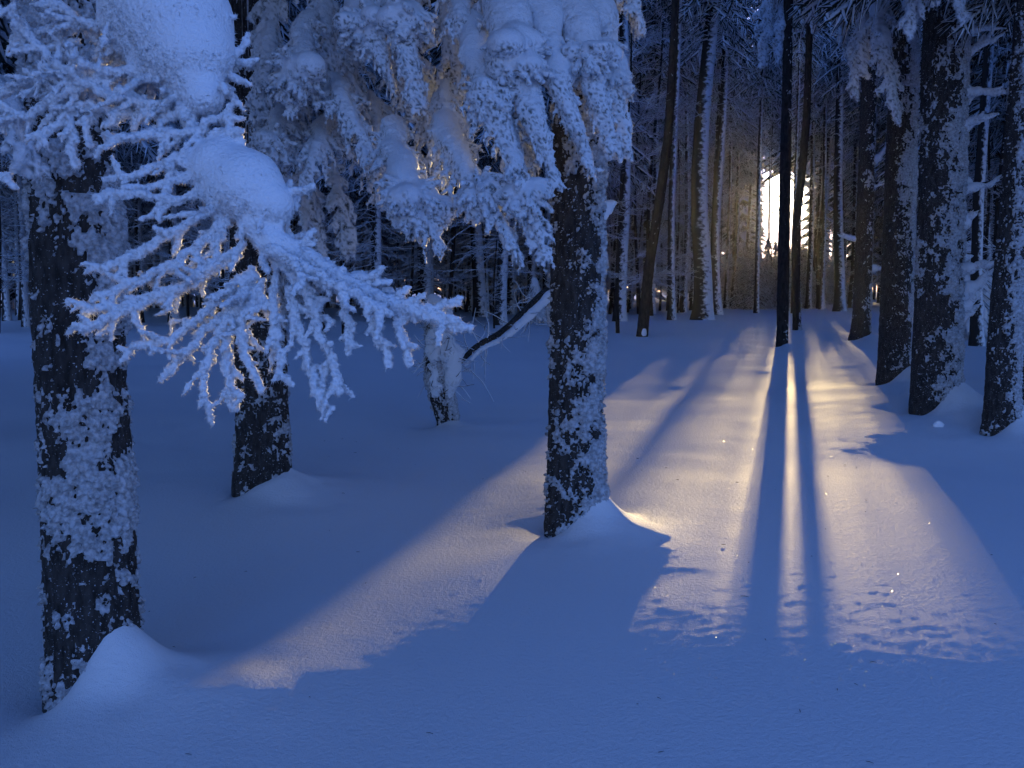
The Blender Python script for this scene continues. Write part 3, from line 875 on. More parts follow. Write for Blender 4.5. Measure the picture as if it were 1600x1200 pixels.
# main limb comes down out of the crown
spray([(120, -160, 4.4), (190, -40, 4.0), (250, 90, 3.75), (310, 220, 3.6), (370, 330, 3.55), (440, 400, 3.5), (540, 450, 3.45), (650, 490, 3.4), (732, 512, 3.38)], .10, .0145, .032, fat=.014)
spray([(420, 370, 3.5), (520, 430, 3.45), (620, 480, 3.4), (716, 500, 3.38)], .09, .0145, .03, fat=.014)
spray([(380, 340, 3.62), (470, 400, 3.55), (560, 440, 3.5), (650, 480, 3.45)], .09, .011, .03, fat=.01)
spray([(300, 200, 3.7), (370, 280, 3.65), (430, 350, 3.6), (480, 400, 3.55)], .09, .011, .03, fat=.01)
spray([(420, 390, 3.42), (520, 440, 3.36), (610, 490, 3.34)], .11, .012, .03)
SPR = [
    ([(300, 160, 3.65), (230, 60, 3.7), (120, 30, 3.8), (20, 60, 3.9)], .16), ([(280, 120, 3.7), (180, 110, 3.7), (80, 120, 3.8), (-20, 150, 3.9)], .16),
    ([(260, 170, 3.65), (170, 150, 3.7), (90, 100, 3.75), (10, 20, 3.8)], .15), ([(250, 130, 3.8), (150, 60, 3.85), (60, -20, 3.9)], .16),
    ([(280, 180, 3.65), (200, 180, 3.7), (120, 160, 3.75), (40, 110, 3.8)], .14), ([(200, 110, 3.75), (110, 140, 3.7), (40, 180, 3.75), (-30, 200, 3.8)], .13),
    ([(120, 170, 3.75), (80, 195, 3.7), (60, 230, 3.68)], .07), ([(110, 160, 3.75), (113, 220, 3.7), (118, 262, 3.68)], .06), ([(150, 175, 3.75), (133, 190, 3.7), (140, 225, 3.68)], .05),
    ([(200, 160, 3.7), (185, 180, 3.68), (168, 195, 3.66)], .04), ([(-60, 240, 3.6), (-10, 270, 3.6), (25, 292, 3.6)], .04),
    ([(320, 200, 3.6), (250, 210, 3.58), (200, 215, 3.56), (168, 225, 3.55)], .10), ([(330, 210, 3.6), (360, 205, 3.58), (378, 205, 3.56)], .07), ([(320, 190, 3.6), (350, 180, 3.6), (376, 185, 3.6)], .08),
    ([(310, 240, 3.58), (255, 255, 3.55), (205, 275, 3.53), (163, 280, 3.52)], .08), ([(325, 300, 3.55), (265, 312, 3.52), (205, 298, 3.5), (150, 308, 3.5)], .07),
    ([(300, 260, 3.57), (265, 240, 3.55), (262, 310, 3.53)], .03), ([(320, 270, 3.56), (200, 300, 3.52), (155, 310, 3.5)], .05),
    ([(345, 310, 3.53), (290, 350, 3.5), (220, 395, 3.47), (135, 425, 3.45)], .09), ([(350, 340, 3.52), (300, 395, 3.48), (210, 440, 3.45), (145, 470, 3.44)], .09),
    ([(380, 380, 3.5), (300, 440, 3.46), (200, 485, 3.43), (128, 518, 3.42)], .10), ([(370, 400, 3.5), (280, 455, 3.47), (190, 480, 3.44), (130, 487, 3.43)], .09),
    ([(395, 420, 3.48), (330, 480, 3.44), (260, 535, 3.42), (185, 543, 3.4)], .10), ([(400, 430, 3.48), (340, 500, 3.44), (290, 545, 3.42), (252, 592, 3.4)], .10),
    ([(395, 440, 3.48), (340, 520, 3.43), (320, 580, 3.4), (313, 632, 3.38)], .11), ([(400, 450, 3.48), (350, 540, 3.43), (355, 590, 3.4), (365, 640, 3.38)], .08),
    ([(410, 440, 3.48), (370, 520, 3.42), (395, 580, 3.4), (408, 610, 3.38)], .08), ([(430, 440, 3.47), (430, 520, 3.43), (440, 580, 3.4), (455, 600, 3.38)], .10),
    ([(450, 450, 3.46), (470, 530, 3.42), (490, 590, 3.4), (500, 638, 3.38)], .12), ([(480, 460, 3.45), (500, 520, 3.42), (520, 560, 3.4), (530, 612, 3.38)], .10),
    ([(540, 480, 3.44), (545, 510, 3.42), (545, 550, 3.4)], .05), ([(580, 490, 3.42), (595, 525, 3.4), (610, 572, 3.4)], .05), ([(620, 495, 3.41), (628, 530, 3.4), (640, 570, 3.4)], .06),
    ([(540, 440, 3.45), (575, 430, 3.44), (597, 418, 3.44)], .04), ([(610, 475, 3.42), (628, 462, 3.42), (636, 450, 3.42)], .03), ([(680, 485, 3.4), (700, 475, 3.4), (717, 465, 3.4)], .03),
    ([(560, 452, 3.45), (585, 440, 3.44), (606, 440, 3.44)], .02), ([(380, 350, 3.54), (430, 390, 3.5), (470, 440, 3.46), (500, 480, 3.44)], .14), ([(350, 320, 3.53), (340, 400, 3.5), (300, 440, 3.47), (250, 470, 3.45)], .10),
]
for pts, w in SPR:
    spray(pts, w * 1.02, .0098 if w < .12 else .0104)
# deep snow bedded on the limb
for a, b, ra, rb in (((225, -60, 3.8), (280, 30, 3.75), .20, .19), ((255, 0, 3.75), (300, 80, 3.7), .17, .15), ((290, 70, 3.7), (318, 150, 3.65), .12, .07),
                     ((205, 20, 3.8), (235, 90, 3.75), .11, .08), ((345, 262, 3.58), (385, 292, 3.55), .105, .12), ((385, 288, 3.55), (418, 318, 3.53), .12, .09), ((325, 250, 3.6), (350, 300, 3.57), .05, .08),
                     ((400, 350, 3.52), (440, 390, 3.49), .055, .046)):
    F.cap(local(left, P(*a)), local(left, P(*b)), ra, rb, 1.05)
for px, py, d, rx in ((262, 20, 3.75, .22), (300, 85, 3.7, .17), (382, 290, 3.56, .14), (405, 312, 3.54, .12), (220, 60, 3.78, .2)):
    c = local(left, P(px, py, d))
    for _ in range(34):
        v = unit(rsb.normal(0, 1, 3) + np.array((.25, -.1, -.55)))
        if v[1] < -.35 or v[2] > .25: continue
        b0 = c + v * rx * .85
        v2 = unit(v + rsb.normal(0, .5, 3) - UP * .2)
        e = b0 + v2 * rsb.uniform(.02, .075)
        F.cap(b0, e, .013, .011)
        if rsb.random() < .5:
            F.cap(e, e + unit(v2 + rsb.normal(0, .6, 3)) * .035, .011, .009)
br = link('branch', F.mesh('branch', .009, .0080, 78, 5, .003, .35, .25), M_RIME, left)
rime(F, br, M_FROST, 44000, .0135, .0017, 9)
print('branch done')

# darker boughs hanging farther back on the left
for i, (root, spec, w, t) in enumerate((
        (left, [(-30, 110, 4.9), (20, 170, 4.8), (40, 220, 4.75), (60, 275, 4.75)], .20, .05),
        (left, [(60, 120, 5.0), (80, 180, 4.9), (95, 230, 4.85), (100, 270, 4.85)], .18, .04),
        (behind, [(330, -60, 9.4), (350, 30, 9.2), (372, 90, 9.1), (380, 150, 9.1)], .35, .04),
        (behind, [(430, -60, 8.6), (425, 0, 8.5), (420, 50, 8.4), (405, 110, 8.4)], .30, .05),
        (behind, [(470, 250, 8.8), (485, 310, 8.6), (490, 350, 8.6), (500, 400, 8.6)], .22, .03),
        (behind, [(520, 260, 8.8), (530, 310, 8.6), (540, 350, 8.6), (545, 395, 8.6)], .16, .03),
        (r1, [(1385, -60, 13.5), (1372, 40, 13.2), (1385, 90, 13.1), (1402, 185, 13.0)], .38, .10),
        (r1, [(1350, 20, 13.6), (1345, 70, 13.4), (1340, 100, 13.4), (1335, 145, 13.4)], .25, .05),
        (r2, [(1460, -90, 12.0), (1440, -30, 11.8), (1425, 10, 11.7), (1420, 45, 11.7)], .35, .09),
        (r2, [(1480, -90, 12.0), (1485, -40, 11.6), (1495, -10, 11.5), (1505, 22, 11.5)], .22, .08),
        (sun_a, [(1222, -90, 25), (1200, -10, 24), (1195, 50, 24), (1190, 105, 24)], .55, .05),
        (sun_a, [(1222, -90, 25), (1225, -10, 24.2), (1220, 30, 24), (1215, 95, 24)], .45, .05),
        (sun_b, [(1250, -110, 29), (1290, -30, 28), (1310, 30, 28), (1325, 85, 28)], .6, .05),
        (sun_b, [(1250, -110, 29), (1265, -30, 28), (1270, 0, 28), (1272, 50, 28)], .4, .05))):
    big = spec[0][2] > 20
    make_bough(root, spec, 1200 + i, .03 if big else (.020 if spec[0][2] > 10 else .017), width=w, thick=t, droop=.8, frost=.012 if big else .009,
               twig=.035 if big else .02, gap=.12 if big else .07, k=.03 if big else .02, fscale=30)

# ------------------------------------------------------------------ snow shelves on dead stubs
def stubs(root, n, z0, z1, r, seed, L=(.15, .5), side=1.0, bend=((0, 0), (9, 0))):
    rs = np.random.default_rng(seed)
    for i in range(n):
        z = z0 + (z1 - z0) * (i + rs.uniform(.1, .9)) / n
        a = rs.normal(-.12, .30) if rs.random() < side else rs.normal(math.pi + .2, .25)
        ln = rs.uniform(*L)
        d = unit(np.array((math.cos(a), math.sin(a), rs.uniform(-.25, .2))))
        p0 = d * r * .7; p0[2] += z; p0[0] += np.interp(z, [b_[0] for b_ in bend], [b_[1] for b_ in bend])
        F = Field(.015)
        q = [p0]
        for j in range(6):
            d = unit(d + rs.normal(0, .17, 3) + UP * .07)
            q.append(q[-1] + d * (ln + r * .3) / 6)
        q = np.array(q)
        rr = np.array((.11, .10, .085, .06, .05, .032, .014)) * rs.uniform(.45, 1.0)
        for j in range(6):      # rime bedded along the stub and sagging in clots beneath it
            c0 = q[j] - UP * rr[j] * rs.uniform(.3, 1.0); c1 = q[j + 1] - UP * rr[j + 1] * rs.uniform(.3, 1.0)
            F.cap(c0, c1, rr[j] * rs.uniform(.7, 1.1), rr[j + 1] * rs.uniform(.7, 1.1), rs.uniform(.75, 1.1))
        if rs.random() < .7:
            dd = unit(d + np.cross(d, UP) * rs.uniform(-1, 1) + UP * rs.uniform(-.1, .5))
            F.path(np.array((q[3], q[3] + dd * ln * .25, q[3] + dd * ln * .4 + UP * .03)), (.022, .018, .009))
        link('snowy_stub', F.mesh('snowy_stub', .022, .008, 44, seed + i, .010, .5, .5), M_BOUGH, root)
        T = Tubes(); T.tube(q + UP * .012, np.linspace(.016, .006, 7), 5)
        link('dead_stub', T.mesh('dead_stub'), M_BARK_CLEAN, root)
stubs(r2, 20, .9, 5.4, .26, 31, (.10, .55), .85, ((0, 0), (5.5, -.066)))
stubs(r1, 5, 1.2, 4.4, .22, 32, (.08, .25), .9)
stubs(middle, 4, 2.3, 3.3, .19, 34, (.10, .26), 1.0)
stubs(stout, 4, 1.5, 5.0, .19, 35, (.2, .5), .6)

# ------------------------------------------------------------------ broken snag and the fallen limb that leans beyond it
snag = hero('tree_snag', 'snag', 'short broken snag wrapped in snow, standing alone in the shaded hollow')
near_trunk(snag, .17, 1.15, 1.5, 808, .013, .013, cover=.05, side=.5, bend=[(-1, .1, 0), (0, .06, 0), (.5, -.05, 0), (1.5, -.03, 0)], flare=-.25, topr=.85)
F = Field(.014)
rs = np.random.default_rng(8)
for q_ in range(26):
    z_ = rs.uniform(.42, 1.5); a_ = rs.uniform(-2.6, .4)
    c_ = np.array((math.cos(a_) * .11, math.sin(a_) * .12 - .02, z_))
    F.cap(c_, c_ + np.array((rs.normal(0, .05), -.02, -rs.uniform(.03, .16))), rs.uniform(.05, .105), rs.uniform(.03, .08))
F.path(np.array(((.10, -.08, .34), (.14, -.08, .55), (.16, -.05, .8))), (.06, .11, .10))
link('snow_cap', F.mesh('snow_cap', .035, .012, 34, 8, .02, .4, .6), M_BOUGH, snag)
T = Tubes()
for i in range(60):
    a = rs.uniform(0, 6.28); z = rs.uniform(.35, 1.3)
    d = unit(np.array((math.cos(a), math.sin(a) * .6 - .3, rs.uniform(-.5, .3))))
    p = [np.array((math.cos(a) * .15, math.sin(a) * .15, z))]
    for j in range(3):
        d = unit(d + rs.normal(0, .3, 3)); p.append(p[-1] + d * rs.uniform(.05, .14))
    T.tube(np.array(p), np.linspace(.010, .005, 4), 3)
tag(link('twigs', T.mesh('twigs'), M_TWIG, snag), None, None, None, 'stuff')
limb_pts = [P(715, 570, 12.9), P(745, 540, 13.3), P(785, 520, 13.8), P(820, 488, 14.3), P(855, 455, 14.8)]
limb = thing('fallen_limb', 'bent dark limb with snow along it, leaning between the snag and the middle trunk', 'fallen branch', limb_pts[0])
lp, _ = resample([local(limb, p) for p in limb_pts], .08)
T = Tubes(); T.tube(lp, np.linspace(.03, .075, len(lp)), 8); link('limb', T.mesh('limb'), M_BARK, limb)
F = Field(.018); wv = np.interp(np.arange(len(lp)), np.linspace(0, len(lp), 14), rs.uniform(.5, 1.25, 14))[:, None]
F.path(lp + np.array((.055, -.035, -.045)), (np.linspace(.012, .085, len(lp)) * wv[:, 0]))
link('snow_cap', F.mesh('snow_cap', .03, .006, 30, 9, .012), M_SNOW, limb)
T = Tubes()
for i in range(40):
    p0 = lp[rs.integers(0, len(lp))]; d = unit(rs.normal(0, 1, 3) + np.array((-.4, -.2, .1))); p = [p0]
    for j in range(4):
        d = unit(d + rs.normal(0, .25, 3) - UP * .05); p.append(p[-1] + d * rs.uniform(.06, .2))
    T.tube(np.array(p), np.linspace(.012, .005, 5), 3)
tag(link('twigs', T.mesh('twigs'), M_TWIG, limb), None, None, None, 'stuff')

# ------------------------------------------------------------------ frosted beech saplings with fine flat sprays
def beech(name, h, rs, spread):
    T = Tubes(); K = Tubes()
    def twig(p, d, L, r, lev):
        m = 4 if lev < 2 else 2
        pts = [p]
        for j in range(m):
            d = unit(d + rs.normal(0, .16, 3) + UP * (.02 if lev < 2 else -.03))
            pts.append(pts[-1] + d * L / m)
        pts = np.array(pts)
        T.tube(pts, np.linspace(r, r * .55, m + 1), 3)
        if lev >= 3: return
        nn = (8, 5, 3)[lev]
        for i in range(nn):
            u = rs.uniform(.2, 1)
            b = np.array([np.interp(u * m, np.arange(m + 1), pts[:, c]) for c in range(3)])
            sd = unit(np.cross(d, UP)) * rs.choice((-1, 1))
            twig(b, unit(d * rs.uniform(.5, 1) + sd * rs.uniform(.4, 1) + UP * rs.uniform(-.15, .2)), L * rs.uniform(.3, .55), r * .62, lev + 1)
    zs = np.linspace(0, h, 10)
    ax_ = np.stack((.15 * np.sin(zs * .6), .12 * np.cos(zs * .5), zs), 1)
    K.tube(ax_, np.linspace(.06, .02, 10), 6)
    nb = int(h * 2.6)
    for i in range(nb):
        z = .8 + (h - .8) * (i + rs.random()) / nb
        a = rs.uniform(0, 6.28)
        p = np.array([np.interp(z, zs, ax_[:, c]) for c in range(3)])
        twig(p, np.array((math.cos(a), math.sin(a), rs.uniform(-.05, .3))), spread * (1 - .5 * z / h) * rs.uniform(.5, 1.1), .017, 0)
    return K.mesh('stem'), T.mesh('twigs')
BE = [beech('b', 7.5, np.random.default_rng(50 + i), 2.2) for i in range(3)]
for st, tw in BE:
    st.materials.append(M_BARK_CLEAN); tw.materials.append(M_TWIG)
BEECH = [(972, 490, 28, 1.1, 'bare sapling with rime-white sprays just right of the middle trunk'), (1055, 492, 48, 1.1, 'rime-white sapling between the leaning trunk and the stout dark trunk'),
         (1120, 485, 70, 1.8, 'rime-white sapling with wide flat sprays left of the sun glow'), (1312, 494, 55, .95, 'sunlit sapling with curling frosted twigs right of the sun'),
         (1148, 488, 76, 1.7, 'thin crooked sapling edged by sunlight left of the sun'), (775, 500, 30, .55, 'low sapling with snowy twigs beyond the fallen limb'),
         (640, 500, 34, 1.0, 'frosted sapling behind the tip of the hanging branch'), (225, 490, 33, 1.1, 'dim frosted sapling deep between the two trunks on the left side'),
         (1530, 500, 26, .9, 'dim frosted sapling between the two outer right trunks'), (1020, 485, 42, 1.6, 'tall sapling with frosted sprays behind the leaning trunk'),
         (1110, 485, 80, 2.2, 'tall rime-coated sapling behind the pair of dark trunks left of the sun'), (30, 480, 34, 1.1, 'dim frosted sapling at the left border of the forest')]
for i, (px, py, d, sc_, lab) in enumerate(BEECH):
    p = P(px, py, d)
    rt = thing('beech_sapling', lab, 'sapling', (p[0], p[1], gz(p[0], p[1]) - .1), 'frosted saplings in the understorey', random.uniform(0, 6.28))
    rt.scale = (sc_,) * 3
    link('stem', BE[i % 3][0], None, rt); tag(link('twigs', BE[i % 3][1], None, rt), None, None, None, 'stuff')

rsk = np.random.default_rng(321)
nb_ = 0
while nb_ < 58:
    low_sun = nb_ < 12
    d = rsk.uniform(62, 90) if low_sun else rsk.uniform(24, 62)
    if low_sun:
        u = rsk.uniform(-.1, 2.0) if nb_ < 4 else ((-1.15, -.75, -.45)[nb_ - 4] if nb_ < 7 else rsk.uniform(-4.8, -3.9))  # the three fixed, narrow ones are added as blockers to soften the sunlight
        x, y = math.cos(SUN_AZ) * u + d * math.sin(SUN_AZ), -math.sin(SUN_AZ) * u + d * math.cos(SUN_AZ)
    else:
        a = R(rsk.uniform(-28, 29)) if rsk.random() < .4 else R(rsk.uniform(4, 13))
        x, y = d * math.sin(a), d * math.cos(a)
    sc_ = rsk.uniform(1.3, 1.9) if low_sun else rsk.uniform(.7, 1.5)
    u = x * math.cos(SUN_AZ) - y * math.sin(SUN_AZ)
    if not low_sun and -3.0 - 2.4 * sc_ < u < 1.7 + 2.4 * sc_: continue
    rt = thing('beech_sapling', 'golden-edged sapling in the low sun at the far end of the wood' if low_sun else 'rime-white sapling tangled among the dark trunks of the understorey', 'sapling',
               (x, y, gz(x, y) - .1), 'saplings in the low sun' if low_sun else 'saplings among the dark trunks', rsk.uniform(0, 6.28))
    rt.scale = ((.3 if 4 <= nb_ < 7 else .42) * sc_, (.3 if 4 <= nb_ < 7 else .42) * sc_, sc_) if low_sun else (sc_,) * 3
    link('stem', BE[nb_ % 3][0], None, rt); tag(link('twigs', BE[nb_ % 3][1], None, rt), None, None, None, 'stuff')
    nb_ += 1

# ------------------------------------------------------------------ snow-buried young spruces
def bush(px, py, d, h, w, seed, lab):
    p = P(px, py, d)
    rt = thing('young_spruce', lab, 'young tree', (p[0], p[1], gz(p[0], p[1]) - .1))
    rs = np.random.default_rng(seed)
    F = Field(.035)
    for i in range(60):
        z = h * rs.uniform(.1, 1) ; rr = w * (1 - z / h) ** .7
        a = rs.uniform(0, 6.28)
        c = np.array((math.cos(a) * rr * .5, math.sin(a) * rr * .5, z))
        e = c + np.array((math.cos(a) * rr * .5 + .05, math.sin(a) * rr * .5, -rr * .5 - .1))
        F.cap(c, e, .09, .05)
    F.cap((0, 0, 0), (0, 0, h), w * .45, .05)
    link('snow_mantle', F.mesh('snow_mantle', .06, .02, 14, seed, .03), M_SNOW, rt)
    T = Tubes()
    for i in range(220):
        z = h * rs.uniform(.02, .95); rr = w * (1 - z / h) ** .7 * 1.1 + .06; a = rs.uniform(0, 6.28)
        p0 = np.array((math.cos(a) * rr * .5, math.sin(a) * rr * .5, z)); e = np.array((math.cos(a) * rr, math.sin(a) * rr, z - .25 * rr - .1))
        T.tube(np.array((p0, (p0 + e) / 2, e)), (.03, .03, .008), 3)
    link('needles', T.mesh('needles'), M_NEEDLE, rt)
    K = Tubes(); K.tube(np.array(((0, 0, -.2), (0, 0, h * .6))), (.05, .03), 6); link('trunk', K.mesh('trunk'), M_FARBARK, rt)
bush(1512, 522, 24, 2.3, .85, 61, 'domed young spruce buried in snow between the outer right trunks')
bush(1535, 520, 27, 1.7, .7, 62, 'smaller snow-buried young spruce beside the domed one')
bush(835, 488, 34, 1.5, .45, 63, 'tiny pointed spruce just left of the middle trunk in the far light')

# ------------------------------------------------------------------ the standing forest
U_AX = np.array((math.cos(SUN_AZ), -math.sin(SUN_AZ)))
def uu(x, y):
    return x * U_AX[0] + y * U_AX[1]
placed = [HERO[k] for k in HERO]
rsf = np.random.default_rng(23)
count = 0
def forest_tree(x, y, r, label, group, high=False, name='spruce_tree', whisk=True, hs=None, crown=None):
    global count
    i = int(rsf.integers(0, 4))
    rt = thing(name, label, 'tree', (x, y, gz(x, y)), group, rsf.uniform(0, 6.28))
    s = r / .17
    hs = hs or rsf.uniform(.9, 1.25)
    tr = link('trunk', TRUNKS[i], None, rt); tr.scale = (s, s, hs)
    tr.rotation_euler = (rsf.normal(0, .012), rsf.normal(0, .012), 0)
    if high:
        c_ = link('crown', HIGH_CROWNS[i % 2], None, rt)
        w_ = HIGH_WHISK[i % 2]
    else:
        c_ = link('crown', crown or CROWNS[i % 3], None, rt)
        w_ = WHISK[i]
    k = rsf.uniform(.85, 1.15)
    c_.scale = (k, k, hs)
    if whisk:
        o = link('dead_twigs', w_, None, rt); o.scale = (k, k, hs)
        tag(o, None, None, None, 'stuff')
    placed.append((x, y)); count += 1
# trunks one can pick out in the photograph
MID = [(1098, 505, 36, 32, 'thick dark trunk in the shade left of the sun, wider of a close pair'), (1120, 500, 44, 16, 'narrower trunk right against the wide dark one left of the sun'),
       (1050, 496, 36, 13, 'upright thin trunk between the leaning trunk and the wide dark one'), (968, 487, 34, 20, 'dark trunk just right of the middle spruce in the far shade'),
       (1182, 482, 50, 8, 'thin trunk left of the sun among bright gaps'), (1282, 490, 62, 13, 'thin hazy trunk right of the bent dark one'), (1263, 490, 62, 10, 'hazy slim trunk just right of the sun'),
       (1312, 490, 52, 18, 'hazy broad trunk between the sun and the stout flared one'), (1330, 490, 60, 10, 'hazy narrow trunk beside the stout flared one'), (40, 487, 30, 12, 'dark trunk near the left border, right of two'),
       (10, 476, 34, 12, 'dark trunk at the very left border'), (28, 470, 38, 9, 'slim trunk between the two dark ones at the left border'),
       (64, 460, 42, 11, 'pale thin trunk just left of the thick plastered spruce'), (752, 493, 38, 22, 'dark trunk above the tip of the hanging branch'), (798, 480, 44, 14, 'dark trunk beside a bright gap left of the middle spruce'),
       (1500, 520, 25, 16, 'dim trunk between the outer right spruces'), (225, 470, 40, 12, 'dim pale trunk seen right of the thick plastered spruce'),
       (258, 470, 44, 9, 'dim thin trunk seen under the hanging branch'), (590, 480, 40, 16, 'dark trunk in the shade left of the snowy boughs'), (665, 478, 36, 20, 'dark trunk behind the tip of the hanging branch')]
for px, py, d, w, lab in MID:
    p = P(px, py, d)
    forest_tree(float(p[0]), float(p[1]), w * d / FPX / 2 * .93, lab, None, high=abs(uu(p[0], p[1]) + .7) < 5, hs=1.1)
# unseen trees added beside the clearing, their crowns shade the hollow on the left
for x, y in ((-5.8, 1.8), (-7.2, -1.8), (-8.8, 3.6), (-9.5, -5.5), (-5.6, 7.6), (-7.2, 11.0), (-9.6, 14.6), (-8.8, 6.0), (-11, 10.5), (-11.5, 18.0), (-10.5, 17), (-12.5, 13.5), (9.5, 9.0), (11.5, 13), (13, 17.5)):
    forest_tree(x, y, .2, 'unseen spruce with a dense low crown, added beside the clearing for shade', 'unseen spruces added for shade', hs=1.0, whisk=False, crown=LOW_CROWN)
# the rest of the stand
tries = 0
while count < 285 and tries < 40000:
    tries += 1
    d = math.sqrt(rsf.uniform(24 ** 2, 88 ** 2)); a = R(rsf.uniform(-33, 36))
    x, y = d * math.sin(a), d * math.cos(a)
    u = uu(x, y)
    hi_ = False
    if -3.0 < u < 1.7:
        if u < -.9: continue
        if d < 45 or rsf.random() > .35: continue
        hi_ = True
    elif -6.5 < u < 5:
        if rsf.random() > .45: continue
        hi_ = True
    if min((x - q[0]) ** 2 + (y - q[1]) ** 2 for q in placed) < (1.7 if d < 50 else 2.0) ** 2: continue
    # keep the hollow in front clear
    if d < 30 and -12 < x < 9: continue
    r = rsf.uniform(.09, .21) * (.45 if hi_ and -3 < u < 1.7 else 1)
    forest_tree(x, y, r, 'slim bare trunk in the sun-side rows of the stand' if hi_ else 'dark spruce standing in the crowded rows of the shaded forest',
                'trunks along the sunlit rows' if hi_ else 'spruces of the shaded stand', hi_)
print('forest', count)

# young spruces at the far edge of the sunlit strip
YS = [spruce_crown('crown', .3, 5.5 + i, 1.5, np.random.default_rng(90 + i), .38, 6, 3, 7, 1.2) for i in range(3)]
for me in YS: me.materials.append(M_NEEDLE)
YT = far_trunk('trunk', .06, 5.5, np.random.default_rng(95), 6); YT.materials.append(M_FARBARK)
for i in range(60):
    d = rsf.uniform(80, 112) if i > 12 else rsf.uniform(64, 76)
    u = rsf.uniform(-7, 5) if i > 12 else -1.8 + i * .27
    x, y = float(U_AX[0] * u + d * math.sin(SUN_AZ)), float(U_AX[1] * u + d * math.cos(SUN_AZ))
    rt = thing('young_spruce', 'small hazy spruce at the far edge of the wood below the sun', 'young tree', (x, y, gz(x, y) - .2), 'young spruces below the sun', rsf.uniform(0, 6.28))
    k = rsf.uniform(.35, .68) if i > 12 else rsf.uniform(.46, .63); rt.scale = (k, k, k)
    link('crown', YS[i % 3], None, rt); link('trunk', YT, None, rt)

for u, d, k in ((-2.75, 66, .62), (-2.15, 70, .66), (-2.4, 73, .68), (-1.9, 64, .60)):  # added sun blockers: the snow behind the lit patch falls into their shade
    x, y = float(U_AX[0] * u + d * math.sin(SUN_AZ)), float(U_AX[1] * u + d * math.cos(SUN_AZ))
    rt = thing('young_spruce', 'young spruce added left of the low sun to shade the snow', 'young tree', (x, y, gz(x, y) - .1), 'young spruces added left of the sun for shade', rsf.uniform(0, 6.28))
    rt.scale = (k * 1.2, k * 1.2, k)
    link('crown', YS[1], None, rt); link('trunk', YT, None, rt)

for u, d, k in ((-1.35, 69, .71), (-.9, 72, .70), (-.4, 68, .66), (.25, 71, .64), (.9, 70, .66)):  # added to shade the farther snow and narrow the bright gap below the sun
    x, y = float(U_AX[0] * u + d * math.sin(SUN_AZ)), float(U_AX[1] * u + d * math.cos(SUN_AZ))
    rt = thing('young_spruce', 'taller hazy young spruce added under the sun to shade the snow', 'young tree', (x, y, gz(x, y) - .1), 'taller young spruces added under the sun for shade', rsf.uniform(0, 6.28))
    rt.scale = (k * .8, k * .8, k)
    link('crown', YS[1], None, rt); link('trunk', YT, None, rt)
for u, d in ((-1.3, 74), (-.75, 82), (.1, 78), (.75, 86), (-.3, 66)):
    x, y = float(U_AX[0] * u + d * math.sin(SUN_AZ)), float(U_AX[1] * u + d * math.cos(SUN_AZ))
    forest_tree(x, y, .06, 'slim bare trunk in the sun-side rows of the stand', 'trunks along the sunlit rows', True, hs=1.3, whisk=False)

# far wood: one mass behind the rows
T = Tubes(); K = Tubes()
nf = 0
for ring, dd in ((0, 94), (1, 104), (2, 116), (3, 130), (4, 146)):
    a = -52.0
    while a < 55:
        a += rsf.uniform(.8, 1.5) * 95 / dd
        x, y = dd * math.sin(R(a)), dd * math.cos(R(a))
        x += rsf.normal(0, 2); y += rsf.normal(0, 3)
        u = uu(x, y)
        lit = -5.2 < u < 4.5
        if lit and (rsf.random() < .3 or -2.6 < u < -1.6): continue
        z = gz(x, y)
        hgt = rsf.uniform(27, 35)
        K.tube(np.array(((x, y, z - .5), (x, y, z + 6), (x, y, z + hgt * .9))), np.array((rsf.uniform(.14, .24), .15, .04)) * (.45 if lit else 1), 5)
        side_ = lit and not -3.3 < u < 2.4
        h0 = rsf.uniform(.025, .055) * dd if side_ else rsf.uniform(.13, .155) * dd if lit else (rsf.uniform(.05, .10) * dd if -9 < u < 6 else rsf.uniform(1.5, 5.5))
        zz = z + h0
        while zz < z + hgt:
            f = (zz - z - h0) / (hgt - h0)
            rr = (1.5 if side_ else 4.4 if lit else 2.7) * (1 - f) ** .8 + .2
            a0 = rsf.uniform(0, 6.28)
            for b in range(4):
                aa = a0 + b * 1.571
                dx, dy = math.cos(aa), math.sin(aa)
                l = rr * rsf.uniform(.6, 1.15)
                T.tube(np.array(((x, y, zz), (x + dx * l, y + dy * l, zz - .55 * l))), (.46, .07), 3)
            zz += rsf.uniform(.85, 1.35)
        nf += 1
fw = thing('far_wood', 'dense dark wall of distant spruces closing the view', 'forest', (0, 0, 0))
fw['kind'] = 'stuff'
tag(link('trunks', K.mesh('trunks'), M_FARBARK, fw), kind='stuff'); tag(link('crowns', T.mesh('crowns'), M_NEEDLE, fw), kind='stuff')
print('far wood', nf)
print('tris', sum(sum(len(p.vertices) - 2 for p in m_.polygons) for m_ in bpy.data.meshes if m_.users))

# ------------------------------------------------------------------ small things on the snow
# loose frost plates lying on the crust: each a thin facet, they glint where they happen to mirror the sun
m, nt, b = nodes('frost_plates')
b.inputs['Base Color'].default_value = (.85, .88, .92, 1); b.inputs['Roughness'].default_value = .22; b.inputs['Specular IOR Level'].default_value = .6
n = 9000
yy = 3.6 + 10 * rng.random(n) ** 1.5
xx = -2.8 + 7.5 * rng.random(n)
zz = ground(xx, yy)
sz = rng.uniform(.002, .0045, n)
tl = rng.normal(0, .14, (n, 2))
nrm = np.stack((tl[:, 0], tl[:, 1], np.ones(n)), 1); nrm /= np.linalg.norm(nrm, axis=1, keepdims=True)
a = np.cross(nrm, np.stack((np.cos(np.arange(n)), np.sin(np.arange(n)), np.zeros(n)), 1)); a /= np.linalg.norm(a, axis=1, keepdims=True)
bb = np.cross(nrm, a)
c0 = np.stack((xx, yy, zz + .004), 1)
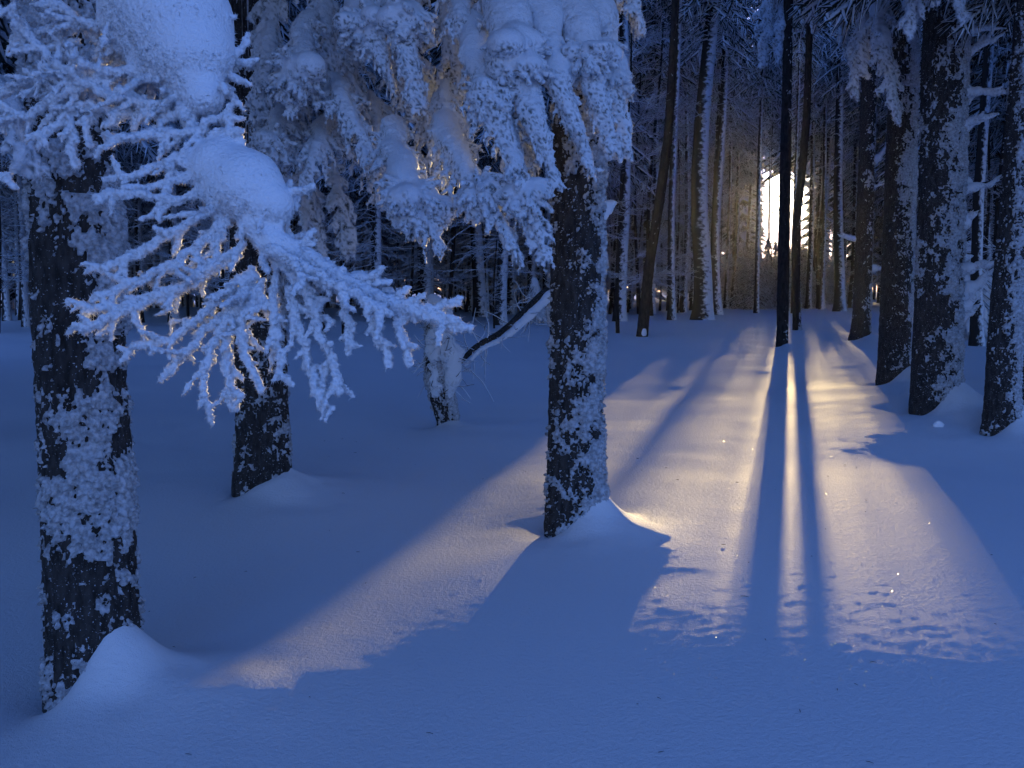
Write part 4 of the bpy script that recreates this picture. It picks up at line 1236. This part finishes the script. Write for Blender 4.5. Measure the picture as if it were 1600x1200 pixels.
V = np.stack((c0 + a * sz[:, None], c0 + bb * sz[:, None], c0 - a * sz[:, None], c0 - bb * sz[:, None]), 1).reshape(-1, 3)
tag(link('frost_plates', mesh_quads('frost_plates', V, np.arange(n * 4).reshape(-1, 4), False), m), 'tiny glinting frost plates scattered over the snow crust', None, None, 'stuff')

T = Tubes()
for i in range(70):
    x = rng.uniform(-2.4, 3.6); y = 3.7 + 8 * rng.random() ** 1.3
    z = float(ground(x, y)[0]) + .004
    a = rng.uniform(0, 6.28); L = rng.uniform(.008, .035) * (2.2 if rng.random() < .12 else 1)
    e = np.array((math.cos(a), math.sin(a), rng.uniform(-.05, .12))) * L
    T.tube(np.array(((x, y, z), (x + e[0] * .5, y + e[1] * .5, z + abs(e[2])), (x + e[0], y + e[1], z))), (.0012, .0016, .0008), 4)
tag(link('fallen_needles', T.mesh('fallen_needles'), M_BARK_CLEAN), 'dark needles and bark crumbs sprinkled on the snow', None, None, 'stuff')

def clump(px, py, d, r, lab, seed):
    p = P(px, py, d)
    x, y = float(p[0]), float(p[1])
    F = Field(r / 6); rs = np.random.default_rng(seed)
    for i in range(6):
        c = rs.normal(0, r * .45, 3); c[2] = abs(c[2]) * .5
        F.cap(c, c + rs.normal(0, r * .2, 3) * (1, 1, .3), r * rs.uniform(.35, .6))
    o = link('snow_clump', F.mesh('snow_clump', r * .3, r * .12, 3 / r, seed), M_SNOW)
    o.location = (x, y, float(ground(x, y)[0]))
    tag(o, lab, 'snow clump', 'snow clumps dropped from the branches')
clump(1467, 668, 11.6, .06, 'small snow clump lying on the slope left of the slim speckled trunk', 1)
clump(1592, 640, 11.6, .20, 'heap of snow lodged between the two trunks at the right border', 2)

# ------------------------------------------------------------------ the cold air
bm = mesh_quads('haze', np.array([(x, y, z) for x in (-70, 90) for y in (-12, 165) for z in (-4, 37)], float),
                np.array([(0, 1, 3, 2), (4, 6, 7, 5), (0, 4, 5, 1), (2, 3, 7, 6), (0, 2, 6, 4), (1, 5, 7, 3)]), False)
hm = bpy.data.materials.new('cold_air'); hm.use_nodes = True
hn = hm.node_tree; hn.nodes.remove(hn.nodes['Principled BSDF'])
pv = hn.nodes.new('ShaderNodeVolumePrincipled')
pv.inputs['Density'].default_value = .00011
pv.inputs['Color'].default_value = (.9, .93, .97, 1)
pv.inputs['Anisotropy'].default_value = .85
hn.links.new(pv.outputs[0], hn.nodes['Material Output'].inputs['Volume'])
ho = link('haze', bm, hm)
ho['kind'] = 'stuff'; ho['label'] = 'faint cold haze hanging between the trees'
